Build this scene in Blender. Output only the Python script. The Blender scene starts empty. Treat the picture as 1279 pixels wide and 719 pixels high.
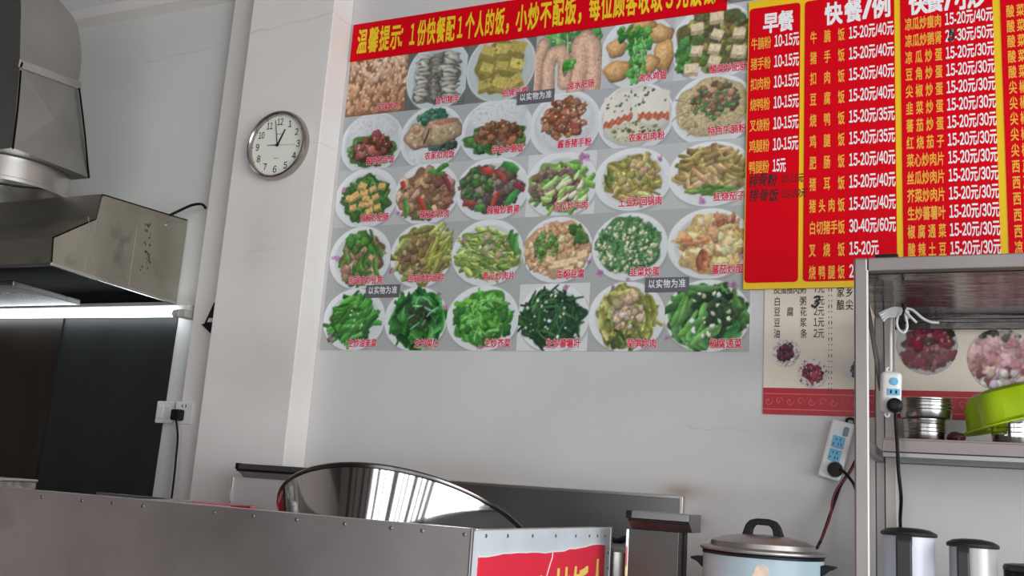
import bpy, bmesh, math, random
import numpy as np
from mathutils import Vector, Matrix

random.seed(7)
scene = bpy.context.scene
COL = scene.collection
PI = math.pi

# ------------------------------------------------------------------ camera
IW, IH = 1279.0, 719.0
CX, CY = 639.5, 359.5
FPX = 1227.741
AX = np.array([[0.91074733, -0.02200035, -0.4123776],      # wall-right axis in camera coords
               [0.40754671, 0.20909792, 0.8889228],        # into-the-wall axis
               [0.06667068, -0.9776472, 0.19940154]])      # up axis
CAM = np.array([0.0, -3.0, 1.25])

def ray(px, py):
    return AX @ np.array([px - CX, py - CY, FPX])
def onY(px, py, y):
    d = ray(px, py); return Vector(CAM + d * ((y - CAM[1]) / d[1]))
def onX(px, py, x):
    d = ray(px, py); return Vector(CAM + d * ((x - CAM[0]) / d[0]))
def onZ(px, py, z):
    d = ray(px, py); return Vector(CAM + d * ((z - CAM[2]) / d[2]))

cam_data = bpy.data.cameras.new('camera')
cam = bpy.data.objects.new('camera', cam_data)
COL.objects.link(cam)
right, down, fwd = Vector(AX[:, 0]), Vector(AX[:, 1]), Vector(AX[:, 2])
m = Matrix((right, -down, -fwd)).transposed().to_4x4()
m.translation = Vector(CAM)
cam.matrix_world = m
cam_data.sensor_width = 36.0
cam_data.lens = FPX / IW * 36.0
cam_data.clip_start = 0.02
scene.camera = cam

# ------------------------------------------------------------------ light and exposure
scene.view_settings.view_transform = 'Standard'
scene.view_settings.look = 'None'
scene.view_settings.gamma = 1.0
scene.view_settings.use_curve_mapping = False
scene.view_settings.exposure = 0.0

world = bpy.data.worlds.new('World'); scene.world = world
world.use_nodes = True
bgn = world.node_tree.nodes['Background']
bgn.inputs['Color'].default_value = (0.80, 0.90, 1.0, 1)
bgn.inputs['Strength'].default_value = 1.3

def area(name, loc, target, sx, sy, power, col, spread=PI):
    l = bpy.data.lights.new(name, 'AREA'); l.shape = 'RECTANGLE'
    l.size, l.size_y, l.energy, l.color = sx, sy, power, col
    l.spread = spread
    o = bpy.data.objects.new(name, l); COL.objects.link(o)
    o.location = loc
    o.rotation_euler = (Vector(target) - Vector(loc)).to_track_quat('-Z', 'Y').to_euler()
    return o
area('daylight_front', (0.4, -6.5, 1.5), (-0.2, 0, 1.75), 5.0, 2.9, 94, (1.0, 0.98, 0.965))
area('daylight_side', (3.15, -3.3, 1.6), (-2.4, -0.3, 1.7), 3.6, 2.6, 54, (0.98, 0.99, 1.0), 1.6)

# ------------------------------------------------------------------ helpers
def srgb(r, g, b):
    f = lambda c: (c / 255) / 12.92 if c / 255 <= 0.04045 else ((c / 255 + 0.055) / 1.055) ** 2.4
    return (f(r), f(g), f(b))
KILL = 0.66                                     # how bright a white surface shows in the room
def paint(r, g, b):
    return tuple(min(c / KILL, 0.92) for c in srgb(r, g, b))

def mat(name, color, rough=0.5, metal=0.0, spec=0.5, noise=0.0, nscale=8.0, stretch=(1, 1, 1), bump=0.0,
        bscale=40.0, emit=None, estr=0.0, dirt=None, dscale=5.0, dlo=0.55, dhi=0.75, coat=0.0, rnoise=0.0, trans=0.0):
    M = bpy.data.materials.new(name); M.use_nodes = True
    nt = M.node_tree; N = nt.nodes; L = nt.links
    b = N['Principled BSDF']
    b.inputs['Base Color'].default_value = (*color, 1)
    b.inputs['Roughness'].default_value = rough
    b.inputs['Metallic'].default_value = metal
    b.inputs['Specular IOR Level'].default_value = spec
    b.inputs['Coat Weight'].default_value = coat
    b.inputs['Transmission Weight'].default_value = trans
    if emit:
        b.inputs['Emission Color'].default_value = (*emit, 1)
        b.inputs['Emission Strength'].default_value = estr
    tc = N.new('ShaderNodeTexCoord'); mp = N.new('ShaderNodeMapping')
    mp.inputs['Scale'].default_value = stretch
    L.new(tc.outputs['Object'], mp.inputs['Vector'])
    sock = None
    if noise:
        n = N.new('ShaderNodeTexNoise'); n.inputs['Scale'].default_value = nscale; n.inputs['Detail'].default_value = 5
        L.new(mp.outputs[0], n.inputs['Vector'])
        r = N.new('ShaderNodeMapRange')
        r.inputs['From Min'].default_value = 0.3; r.inputs['From Max'].default_value = 0.7
        r.inputs['To Min'].default_value = 1 - noise; r.inputs['To Max'].default_value = 1 + noise
        L.new(n.outputs['Fac'], r.inputs['Value'])
        mx = N.new('ShaderNodeVectorMath'); mx.operation = 'SCALE'
        mx.inputs[0].default_value = color
        L.new(r.outputs[0], mx.inputs['Scale']); sock = mx.outputs[0]
    if dirt:
        n2 = N.new('ShaderNodeTexNoise'); n2.inputs['Scale'].default_value = dscale; n2.inputs['Detail'].default_value = 8
        L.new(tc.outputs['Object'], n2.inputs['Vector'])
        r2 = N.new('ShaderNodeMapRange'); r2.inputs['From Min'].default_value = dlo; r2.inputs['From Max'].default_value = dhi
        L.new(n2.outputs['Fac'], r2.inputs['Value'])
        mc = N.new('ShaderNodeMix'); mc.data_type = 'RGBA'
        L.new(r2.outputs[0], mc.inputs['Factor'])
        if sock: L.new(sock, mc.inputs['A'])
        else: mc.inputs['A'].default_value = (*color, 1)
        mc.inputs['B'].default_value = (*dirt, 1)
        sock = mc.outputs['Result']
    if sock: L.new(sock, b.inputs['Base Color'])
    if rnoise:
        n3 = N.new('ShaderNodeTexNoise'); n3.inputs['Scale'].default_value = nscale * 1.7; n3.inputs['Detail'].default_value = 4
        L.new(mp.outputs[0], n3.inputs['Vector'])
        r3 = N.new('ShaderNodeMapRange'); r3.inputs['To Min'].default_value = max(0.02, rough - rnoise); r3.inputs['To Max'].default_value = rough + rnoise
        L.new(n3.outputs['Fac'], r3.inputs['Value']); L.new(r3.outputs[0], b.inputs['Roughness'])
    if bump:
        n4 = N.new('ShaderNodeTexNoise'); n4.inputs['Scale'].default_value = bscale; n4.inputs['Detail'].default_value = 4
        L.new(mp.outputs[0], n4.inputs['Vector'])
        bp = N.new('ShaderNodeBump'); bp.inputs['Strength'].default_value = bump; bp.inputs['Distance'].default_value = 0.01
        L.new(n4.outputs['Fac'], bp.inputs['Height']); L.new(bp.outputs[0], b.inputs['Normal'])
    return M

def wall_material(name, color, cracks=(), stains=()):
    """White distemper with soft mottling, hairline cracks (x0,x1,z0,slope,width) and stains (x,z,rx,rz,colour,amount); world metres."""
    M = mat(name, color, rough=0.75, spec=0.2, noise=0.035, nscale=2.5, bump=0.10, bscale=18)
    nt = M.node_tree; N = nt.nodes; L = nt.links
    b = N['Principled BSDF']
    sock = b.inputs['Base Color'].links[0].from_socket
    geo = N.new('ShaderNodeNewGeometry'); sep = N.new('ShaderNodeSeparateXYZ')
    L.new(geo.outputs['Position'], sep.inputs[0])
    nz = N.new('ShaderNodeTexNoise'); nz.inputs['Scale'].default_value = 9; nz.inputs['Detail'].default_value = 6
    L.new(geo.outputs['Position'], nz.inputs['Vector'])
    def mth(op, a, c=None):
        n = N.new('ShaderNodeMath'); n.operation = op
        for i, v in enumerate((a, c)):
            if v is None: continue
            if isinstance(v, (int, float)): n.inputs[i].default_value = v
            else: L.new(v, n.inputs[i])
        return n.outputs[0]
    def blend(sock, fac, colr):
        mc = N.new('ShaderNodeMix'); mc.data_type = 'RGBA'
        L.new(fac, mc.inputs['Factor']); L.new(sock, mc.inputs['A']); mc.inputs['B'].default_value = (*colr, 1)
        return mc.outputs['Result']
    wob = mth('MULTIPLY', mth('SUBTRACT', nz.outputs['Fac'], 0.5), 0.06)
    for (x0, x1, z0, sl, wd) in cracks:
        zc = mth('ADD', mth('ADD', mth('MULTIPLY', mth('SUBTRACT', sep.outputs['X'], x0), sl), z0), wob)
        dz = mth('ABSOLUTE', mth('SUBTRACT', sep.outputs['Z'], zc))
        ln = mth('LESS_THAN', dz, wd)
        inx = mth('MULTIPLY', mth('GREATER_THAN', sep.outputs['X'], x0), mth('LESS_THAN', sep.outputs['X'], x1))
        sock = blend(sock, mth('MULTIPLY', mth('MULTIPLY', ln, inx), 0.16), (0.18, 0.16, 0.14))
    for (x, z, rx, rz, colr, amt) in stains:
        dx = mth('DIVIDE', mth('SUBTRACT', sep.outputs['X'], x), rx)
        dz = mth('DIVIDE', mth('SUBTRACT', sep.outputs['Z'], z), rz)
        d2 = mth('ADD', mth('MULTIPLY', dx, dx), mth('MULTIPLY', dz, dz))
        e = mth('MULTIPLY', mth('POWER', 2.718, mth('MULTIPLY', d2, -1.0)), mth('MULTIPLY', mth('ADD', nz.outputs['Fac'], 0.4), amt))
        sock = blend(sock, e, colr)
    L.new(sock, b.inputs['Base Color'])
    return M

class MB:
    """Collects shapes in world metres; build() links them as one mesh object."""
    def __init__(s): s.bm = bmesh.new()
    def face(s, pts, thick=None):
        vs = [s.bm.verts.new(p) for p in pts]; f = s.bm.faces.new(vs)
        return f
    def box(s, a, b, bev=0.0, rot=None, seg=2):
        a, b = Vector(a), Vector(b); c = (a + b) / 2; d = b - a
        M_ = Matrix.Translation(c) @ (rot.to_4x4() if rot else Matrix()) @ Matrix.Diagonal((*[abs(x) for x in d], 1))
        r = bmesh.ops.create_cube(s.bm, size=1, matrix=M_)
        if bev:
            es = list({e for v in r['verts'] for e in v.link_edges})
            bmesh.ops.bevel(s.bm, geom=es, offset=bev, segments=seg, affect='EDGES', profile=0.5)
        return s
    def prism(s, poly, vec, bev=0.0):
        """closed polygon (3-D points) swept along vec"""
        vec = Vector(vec); n = len(poly)
        A = [s.bm.verts.new(Vector(p)) for p in poly]; B = [s.bm.verts.new(Vector(p) + vec) for p in poly]
        fs = [s.bm.faces.new(A[::-1]), s.bm.faces.new(B)]
        for i in range(n): fs.append(s.bm.faces.new((A[i], A[(i + 1) % n], B[(i + 1) % n], B[i])))
        bmesh.ops.recalc_face_normals(s.bm, faces=fs)
        if bev:
            es = list({e for f in fs for e in f.edges})
            bmesh.ops.bevel(s.bm, geom=es, offset=bev, segments=2, affect='EDGES', profile=0.5)
        return s
    def sheet(s, quad, thick):
        """flat panel of a given thickness from 3+ corner points"""
        q = [Vector(p) for p in quad]; n = (q[1] - q[0]).cross(q[2] - q[0]).normalized()
        return s.prism(q, n * thick)
    def lathe(s, prof, M_=None, seg=48, sx=1.0, sy=1.0):
        M_ = M_ or Matrix(); rings = []
        for (r, z) in prof:
            if r < 1e-6: rings.append([s.bm.verts.new(M_ @ Vector((0, 0, z)))])
            else: rings.append([s.bm.verts.new(M_ @ Vector((sx * r * math.cos(2 * PI * k / seg), sy * r * math.sin(2 * PI * k / seg), z))) for k in range(seg)])
        for a, b in zip(rings, rings[1:]):
            for k in range(seg):
                k2 = (k + 1) % seg
                if len(a) == 1 and len(b) == 1: continue
                if len(a) == 1: s.bm.faces.new((a[0], b[k2], b[k]))
                elif len(b) == 1: s.bm.faces.new((a[k], a[k2], b[0]))
                else: s.bm.faces.new((a[k], a[k2], b[k2], b[k]))
        return s
    def tube(s, pts, r, seg=10, smooth=6, closed=False):
        P = [Vector(p) for p in pts]
        if smooth and len(P) > 2:
            Q = []
            for i in range(len(P) - 1):
                p0, p1, p2, p3 = P[max(i - 1, 0)], P[i], P[i + 1], P[min(i + 2, len(P) - 1)]
                for k in range(smooth):
                    t = k / smooth
                    Q.append(0.5 * ((2 * p1) + (p2 - p0) * t + (2 * p0 - 5 * p1 + 4 * p2 - p3) * t * t + (3 * p1 - p0 - 3 * p2 + p3) * t ** 3))
            Q.append(P[-1]); P = Q
        rings = []; up = Vector((0.31, 0.17, 0.93)); prev = None
        for i, p in enumerate(P):
            t = (P[min(i + 1, len(P) - 1)] - P[max(i - 1, 0)]).normalized()
            if prev is None: prev = t.cross(up).normalized()
            n = (prev - t * prev.dot(t)).normalized(); prev = n; b = t.cross(n)
            rr = r[min(i, len(r) - 1)] if isinstance(r, (list, tuple)) else r
            rings.append([s.bm.verts.new(p + rr * (n * math.cos(2 * PI * k / seg) + b * math.sin(2 * PI * k / seg))) for k in range(seg)])
        for a, b in zip(rings, rings[1:]):
            for k in range(seg): s.bm.faces.new((a[k], a[(k + 1) % seg], b[(k + 1) % seg], b[k]))
        s.bm.faces.new(rings[0][::-1]); s.bm.faces.new(rings[-1])
        return s
    def cyl(s, a, b, r, seg=20, r2=None):
        a, b = Vector(a), Vector(b)
        q = (b - a).to_track_quat('Z', 'Y').to_matrix().to_4x4(); L_ = (b - a).length
        M_ = Matrix.Translation(a) @ q
        r2 = r if r2 is None else r2
        return s.lathe([(0, 0), (r, 0), (r2, L_), (0, L_)], M_, seg)
    def build(s, name, m_, parent=None, smooth=30):
        bm = s.bm
        bmesh.ops.recalc_face_normals(bm, faces=bm.faces)
        root = parent
        while root is not None and root.parent is not None: root = root.parent
        if root is not None: off = root.location.copy()
        else:
            xs = [v.co for v in bm.verts]
            off = Vector(((min(v.x for v in xs) + max(v.x for v in xs)) / 2, (min(v.y for v in xs) + max(v.y for v in xs)) / 2, min(v.z for v in xs)))
        for v in bm.verts: v.co -= off
        me = bpy.data.meshes.new(name); bm.to_mesh(me); bm.free()
        if smooth:
            for p in me.polygons: p.use_smooth = True
            me.set_sharp_from_angle(angle=math.radians(smooth))
        me.materials.append(m_)
        o = bpy.data.objects.new(name, me); COL.objects.link(o)
        if parent is not None: o.parent = parent
        else: o.location = off
        return o

def thing(name, label, cat, loc, group=None):
    o = bpy.data.objects.new(name, None); COL.objects.link(o)
    o.empty_display_size = 0.05; o.location = loc
    o['label'] = label; o['category'] = cat
    if group: o['group'] = group
    return o
def tag(o, label, cat, group=None):
    o['label'] = label; o['category'] = cat
    if group: o['group'] = group
    return o
def struct(o): o['kind'] = 'structure'; return o
def dup(root, shift, label=None):
    r = root.copy(); COL.objects.link(r); r.location = root.location + Vector(shift)
    if label: r['label'] = label
    for ch in list(root.children):
        c = ch.copy(); COL.objects.link(c); c.parent = r
        for g in list(ch.children):
            d = g.copy(); COL.objects.link(d); d.parent = c
    return r

# lettering -------------------------------------------------------
_glyph = {}
def glyph(body, bold):
    key = (body, bold)
    if key not in _glyph:
        c = bpy.data.curves.new('lettering', 'FONT'); c.body = body; c.offset = bold; c.resolution_u = 3; c.fill_mode = 'FRONT'
        o = bpy.data.objects.new('lettering', c); COL.objects.link(o)
        bpy.context.view_layer.update()
        ev = o.evaluated_get(bpy.context.evaluated_depsgraph_get()); me = ev.to_mesh()
        vs = [(v.co.x, v.co.y) for v in me.vertices]; fs = [tuple(p.vertices) for p in me.polygons]
        ev.to_mesh_clear(); bpy.data.objects.remove(o); bpy.data.curves.remove(c)
        _glyph[key] = (vs, fs)
    return _glyph[key]

def wide(ch): return chr(ord(ch) + 0xFEE0) if ch.isdigit() else ch

def write(mb, put, body, x0, x1, zc, h, bold=0.0, cw=None, lift=0.0, slant=0.0, jit=0.0):
    """print a line between x0 and x1 (metres on the sheet), centre height zc, character height h.
    cw: character width -> characters spaced evenly; else the whole string is fitted to the width."""
    def emit(vs, fs, ox, sx, oz, sz):
        if bold > 0.05: shifts = [(math.cos(k * PI / 4) * bold, math.sin(k * PI / 4) * bold) for k in range(8)]
        elif bold > 0: shifts = [(-bold, -bold), (bold, -bold), (bold, bold), (-bold, bold)]
        else: shifts = [(0, 0)]
        for k_, (bx_, by_) in enumerate(shifts):
            V = [mb.bm.verts.new(put(ox + sx * (x + bx_) + slant * (sz * y), oz + sz * (y + by_), lift + k_ * 4e-5)) for x, y in vs]
            for f in fs:
                try: mb.bm.faces.new([V[i] for i in f])
                except ValueError: pass
    sz = h / 0.92; oz = zc - 0.38 * sz
    if cw:
        chars = [c for c in body if c != ' ']; n = len(chars)
        for i, ch in enumerate(chars):
            vs, fs = glyph(wide(ch), 0)
            ox = x0 + (x1 - x0 - cw) * (i / max(n - 1, 1) if n > 1 else 0)
            emit(vs, fs, ox, cw, oz + random.uniform(-jit, jit), sz)
    else:
        row, x = [], 0.0
        for ch in body:
            vs, fs = glyph(wide(ch), 0)
            a, b = min(v[0] for v in vs), max(v[0] for v in vs)
            adv = 0.62 if ch.isdigit() else (b - a) + 0.10
            row.append((vs, fs, x + (adv - (b - a)) / 2 - a)); x += adv
        sx = (x1 - x0) / (x - 0.1)
        for vs, fs, dx in row: emit(vs, fs, x0 + (dx - 0.05) * sx, sx, oz, sz)

# ------------------------------------------------------------------ materials
WALL_STAINS = dict(
    cracks=[(-0.77, -0.575, 1.475, -0.03, 0.0016), (-3.27, -2.82, 2.985, 0.06, 0.002)],
    stains=[(-0.775, 1.275, 0.06, 0.022, (0.30, 0.17, 0.10), 0.8), (-1.62, 1.28, 0.42, 0.05, (0.40, 0.31, 0.25), 0.28),
            (-0.85, 1.27, 0.5, 0.03, (0.38, 0.34, 0.30), 0.25), (-0.72, 1.19, 0.025, 0.02, (0.3, 0.26, 0.22), 0.6),
            (-0.5, 1.25, 0.2, 0.1, (0.52, 0.50, 0.48), 0.4)])
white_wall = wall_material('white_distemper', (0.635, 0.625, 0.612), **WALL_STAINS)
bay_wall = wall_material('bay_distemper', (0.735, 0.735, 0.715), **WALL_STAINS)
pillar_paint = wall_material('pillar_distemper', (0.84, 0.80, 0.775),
    cracks=[(-2.57, -2.17, 2.975, 0.06, 0.003), (-2.36, -2.17, 2.475, 0.05, 0.0015), (-2.45, -2.30, 2.05, 0.15, 0.0015)],
    stains=[(-2.3, 1.62, 0.22, 0.16, (0.60, 0.53, 0.49), 0.5), (-2.4, 2.1, 0.12, 0.2, (0.62, 0.58, 0.55), 0.4)])
ceil_paint = mat('ceiling_paint', (0.72, 0.71, 0.70), rough=0.9)
tile = mat('floor_tile', (0.30, 0.25, 0.235), rough=0.35, noise=0.15, nscale=3)
dark_wall = mat('shop_front_paint', (0.42, 0.37, 0.35), rough=0.7, noise=0.1)
steel = mat('stainless_steel', (0.60, 0.58, 0.56), rough=0.28, metal=1.0, noise=0.06, nscale=3, rnoise=0.05)
counter_steel = mat('counter_sheet_steel', (0.95, 0.89, 0.88), rough=0.38, metal=1.0, noise=0.10, nscale=2.2, dirt=(0.62, 0.57, 0.56), dscale=3, dlo=0.5, dhi=0.8, bump=0.04, bscale=3)
hood_steel = mat('greasy_hood_steel', (0.45, 0.425, 0.355), rough=0.38, metal=0.92, noise=0.14, nscale=5, dirt=(0.20, 0.18, 0.15), dscale=9, dlo=0.6, dhi=0.8, rnoise=0.08, bump=0.03, bscale=4)
duct_steel = mat('duct_sheet_steel', (0.40, 0.395, 0.375), rough=0.40, metal=0.9, noise=0.12, nscale=4, rnoise=0.08, bump=0.05, bscale=3)
soot = mat('soot', (0.003, 0.003, 0.003), rough=0.85, spec=0.1)
mirror_steel = mat('polished_steel', (0.80, 0.79, 0.78), rough=0.07, metal=1.0, noise=0.03, nscale=6)
dark_steel = mat('dark_sheet_steel', (0.27, 0.265, 0.26), rough=0.33, metal=0.95, noise=0.1, nscale=3)
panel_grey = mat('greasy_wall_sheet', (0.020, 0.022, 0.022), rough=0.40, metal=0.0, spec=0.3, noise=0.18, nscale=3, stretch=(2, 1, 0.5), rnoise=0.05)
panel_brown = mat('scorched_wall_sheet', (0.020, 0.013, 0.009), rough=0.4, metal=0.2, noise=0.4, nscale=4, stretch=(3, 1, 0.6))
black = mat('black_plastic', (0.008, 0.008, 0.009), rough=0.45, spec=0.25)
charcoal = mat('charcoal_plastic', (0.028, 0.029, 0.031), rough=0.38, spec=0.35)
rubber = mat('black_cable', (0.008, 0.008, 0.008), rough=0.55, spec=0.2)
red_wire = mat('red_cable', (0.16, 0.018, 0.03), rough=0.5)
white_plastic = mat('white_plastic', (0.80, 0.80, 0.78), rough=0.35)
cream_plastic = mat('cream_plastic', (0.72, 0.71, 0.69), rough=0.4)
blue_plastic = mat('blue_plastic', paint(92, 158, 190), rough=0.4)
yellow_print = mat('yellow_print', paint(220, 168, 12), rough=0.35)
red_print = mat('red_print', paint(184, 0, 18), rough=0.5, spec=0.1)
letter_yellow = mat('letter_yellow', paint(238, 150, 50), rough=0.4)
letter_white = mat('letter_white', paint(238, 222, 230), rough=0.4)
letter_black = mat('letter_black', (0.02, 0.017, 0.017), rough=0.5)
ink_black = mat('marker_ink', (0.02, 0.006, 0.008), rough=0.5)
caption_red = mat('caption_red', paint(182, 12, 46), rough=0.4)
caption_pink = mat('caption_outline', paint(208, 190, 198), rough=0.4)
banner_gold = mat('banner_gold', paint(248, 176, 24), rough=0.4)

# ------------------------------------------------------------------ room
Z_C = 3.6
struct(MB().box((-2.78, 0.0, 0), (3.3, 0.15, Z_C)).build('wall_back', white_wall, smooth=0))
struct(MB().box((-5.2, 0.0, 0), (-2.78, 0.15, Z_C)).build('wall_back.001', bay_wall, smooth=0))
struct(MB().box((-5.2, -6.2, -0.1), (3.3, 0.15, 0)).build('floor', tile, smooth=0))
struct(MB().box((-5.2, -6.2, Z_C), (3.3, 0.15, Z_C + 0.1)).build('ceiling', ceil_paint, smooth=0))
struct(MB().box((-5.3, -6.2, 0), (-5.2, 0.15, 1.7)).build('wall_left', dark_wall, smooth=0))
dark_upper = mat('dark_upper_paint', (0.09, 0.095, 0.09), rough=0.7, noise=0.2)  # unseen upper wall made dark to darken what the duct reflects
struct(MB().box((-5.3, -6.2, 1.7), (-5.2, 0.15, Z_C)).build('wall_left.001', dark_upper, smooth=0))
w = MB()
w.box((3.2, -1.3, 0), (3.3, 0, Z_C)); w.box((3.2, -5.3, 3.0), (3.3, -1.3, Z_C)); w.box((3.2, -6.2, 0), (3.3, -5.3, Z_C))
struct(w.build('wall_right', white_wall, smooth=0))
w = MB()
w.box((-5.2, -6.2, 0), (-2.1, -6.1, Z_C)); w.box((-2.1, -6.2, 3.0), (3.2, -6.1, Z_C)); w.box((2.9, -6.2, 0), (3.2, -6.1, 3.0))
struct(w.build('wall_front', dark_wall, smooth=0))
w = MB()  # unseen bars and strips, added to give the steel pot striped reflections
for x, wd_ in ((-1.75, 0.22), (-1.2, 0.10), (-0.55, 0.40), (0.25, 0.08), (0.6, 0.10), (1.15, 0.30), (1.8, 0.10), (2.3, 0.22)): w.box((x, -6.18, 0), (x + wd_, -6.0, 3.0))
for x, wd_ in ((-2.4, 0.12), (-2.95, 0.2), (-3.5, 0.1), (-4.2, 0.3)): w.box((x, -6.1, 0), (x + wd_, -6.04, 3.0))
w.box((-2.1, -6.17, 2.5), (2.9, -6.03, 2.56))
struct(w.build('reflection_trim', mat('reflection_bar_paint', (0.10, 0.09, 0.085), rough=0.5), smooth=0))
# pillar between the hood bay and the menu wall, and the boxed-in corner beside it
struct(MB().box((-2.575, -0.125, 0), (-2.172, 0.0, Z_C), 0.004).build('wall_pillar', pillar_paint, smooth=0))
struct(MB().prism([(-2.785, 0.0, 0), (-2.735, -0.055, 0), (-2.575, -0.062, 0), (-2.575, 0.0, 0)], (0, 0, Z_C), 0.003).build('trim_2', pillar_paint, smooth=0))
# ledge under the ceiling of the hood bay, and cable trunking above the menus
za = onY(275, 0, -0.03).z
struct(MB().prism([(-5.2, 0, za), (-5.2, -0.05, za + 0.02), (-5.2, -0.05, za + 0.07), (-5.2, 0, za + 0.1)], (2.42, 0, 0)).build('trim_3', pillar_paint, smooth=0))
tr = MB().box((-0.665, -0.03, 2.872), (2.4, 0, 2.93), 0.004); tr.box((-0.665, -0.024, 2.94), (2.4, 0, 2.985), 0.004)
struct(tr.build('trim_4', mat('trunking', (0.42, 0.42, 0.42), rough=0.5), smooth=0))

# ------------------------------------------------------------------ exhaust hood
HX = -2.88; HX0 = -4.7
prof_px = [(128, 242), (121, 272), (66, 296), (64, 329)]
pf = [onX(px, py, HX) for px, py in prof_px]
yb = -0.005
ztop = pf[0].z; zbk_top = 2.243; zbk_bot = 1.893
hood = thing('exhaust_hood', 'greasy stainless steel exhaust hood hanging over the dark cooking bay', 'exhaust hood', (HX0 / 2 + HX / 2, -0.3, zbk_bot))
side = [Vector((HX, yb, zbk_top))] + pf + [Vector((HX, yb, zbk_bot))]
MB().prism(side, (-0.006, 0, 0)).build('side_panel', hood_steel, hood, smooth=0)
f = MB()
chain = [Vector((HX, yb, zbk_top))] + pf
for a, b in zip(chain, chain[1:]):
    n = (b - a).cross(Vector((1, 0, 0))).normalized() * 0.004
    if n.y > 0: n = -n
    f.prism([a, b, b - n * 1.2, a - n * 1.2], (HX0 - HX, 0, 0))
f.build('canopy', hood_steel, hood, smooth=0)
# soot-blackened inside
ins = MB()
inn = [Vector((HX - 0.02, yb - 0.005, zbk_bot + 0.06)), Vector((HX - 0.02, pf[3].y + 0.02, pf[3].z + 0.06))]
ins.prism([inn[0], inn[1], inn[1] + Vector((0, 0, -0.055)), inn[1] + Vector((0, 0.012, -0.055)), inn[1] + Vector((0, 0.012, -0.008)),
           inn[0] + Vector((0, -0.01, -0.008)), inn[0] + Vector((0, -0.01, -0.055)), inn[0] + Vector((0, 0, -0.055))], (HX0 - HX, 0, 0))
ins.build('liner', soot, hood, smooth=0)
lip = MB()
lip.prism([pf[3] + Vector((0.002, 0, 0.004)), pf[3] + Vector((0.002, 0, -0.006)), Vector((HX + 0.002, yb, zbk_bot - 0.006)), Vector((HX + 0.002, yb, zbk_bot + 0.004))], (-0.012, 0, 0))
lip.prism([pf[3] + Vector((0, -0.002, 0.004)), pf[3] + Vector((0, -0.002, -0.006)), pf[3] + Vector((0, 0.012, -0.006)), pf[3] + Vector((0, 0.012, 0.004))], (HX0 - HX, 0, 0))
lip.build('lip', steel, hood, smooth=0)
# baffle filter under the canopy
a_, b_ = onX(17, 350, -3.22), onX(101, 374, -3.22)
bf = MB().prism([a_, b_, b_ + Vector((0, 0, -0.022)), a_ + Vector((0, 0, -0.022))], (-1.2, 0, 0), 0.003)
for k in range(9):
    x = -3.3 - k * 0.11
    bf.prism([a_ + Vector((0, 0, -0.022)), b_ + Vector((0, 0, -0.022)), b_ + Vector((0, 0, -0.028)), a_ + Vector((0, 0, -0.028))], (0.0, 0, 0)) if False else None
bf.build('filter', steel, hood, smooth=0)
seam_m = mat('seam_grey', (0.30, 0.29, 0.26), rough=0.6, metal=0.4)
# folded seams standing on the side panel
for (p0, p1) in (((128, 246), (104, 342)), ((110, 270), (120, 348)), ((78, 303), (79, 330)), ((171, 285), (160, 360))):
    q0, q1 = onX(*p0, HX), onX(*p1, HX)
    MB().tube([q0, (q0 + q1) / 2, q1], 0.0016, 6, 0).build('seam', seam_m, hood)
q = onX(210, 281, HX)
MB().lathe([(0, 0.006), (0.012, 0.005), (0.014, 0)], Matrix.Translation(q) @ Matrix.Rotation(PI / 2, 4, 'Y'), 20).build('rivet', steel, hood)
# drip stains burnt on the side panel
sp = MB()
for k in range(34):
    c = onX(random.gauss(184, 3.2), random.uniform(280, 345), HX + 0.0006)
    r_ = random.uniform(0.002, 0.006)
    vs = [c + Vector((0, r_ * math.cos(t * PI / 3) * random.uniform(.6, 1), r_ * 1.4 * math.sin(t * PI / 3) * random.uniform(.6, 1))) for t in range(6)]
    sp.face(vs)
sp.build('grease_spots', mat('grease', (0.06, 0.05, 0.04), rough=0.6), hood, smooth=0)

# duct ------------------------------------------------------------
DX = -3.10
duct = thing('exhaust_duct', 'sheet steel elbow duct rising from the top of the exhaust hood', 'duct', (-3.35, -0.5, 2.24))
eb = [(-0.45, 2.672), (-0.455, 2.78), (-0.478, 2.855), (-0.512, 2.915), (-0.61, 2.965), (-0.76, 3.02), (-1.3, 3.10), (-1.3, 2.93), (-0.80, 2.92), (-0.755, 2.88), (-0.735, 2.78), (-0.712, 2.645)]
def curve2(P, n=5):
    out = []
    for i in range(len(P) - 1):
        p0, p1, p2, p3 = (np.array(P[max(min(k, len(P) - 1), 0)]) for k in (i - 1, i, i + 1, i + 2))
        for k in range(n):
            t = k / n; out.append(tuple(0.5 * (2 * p1 + (p2 - p0) * t + (2 * p0 - 5 * p1 + 4 * p2 - p3) * t * t + (3 * p1 - p0 - 3 * p2 + p3) * t ** 3)))
    return out + [P[-1]]
eb = curve2(eb[:7]) + curve2(eb[7:])
MB().prism([(DX, y, z) for y, z in eb], (-0.5, 0, 0)).build('elbow', duct_steel, duct, smooth=40)
t0 = [(-0.712, 2.645), (-0.45, 2.672)]; t1 = [(-0.665, 2.33), (-0.345, 2.325)]
tb = MB()
def ringq(y0, y1, z0, z1, xa, xb): return [Vector((xa, y0, z0)), Vector((xa, y1, z1)), Vector((xb, y1, z1)), Vector((xb, y0, z0))]
A = ringq(-0.712, -0.45, 2.645, 2.672, DX, DX - 0.5); B = ringq(-0.69, -0.335, 2.33, 2.33, DX + 0.012, DX - 0.55)
va = [tb.bm.verts.new(p) for p in A]; vb = [tb.bm.verts.new(p) for p in B]
tb.bm.faces.new(va); tb.bm.faces.new(vb[::-1])
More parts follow.
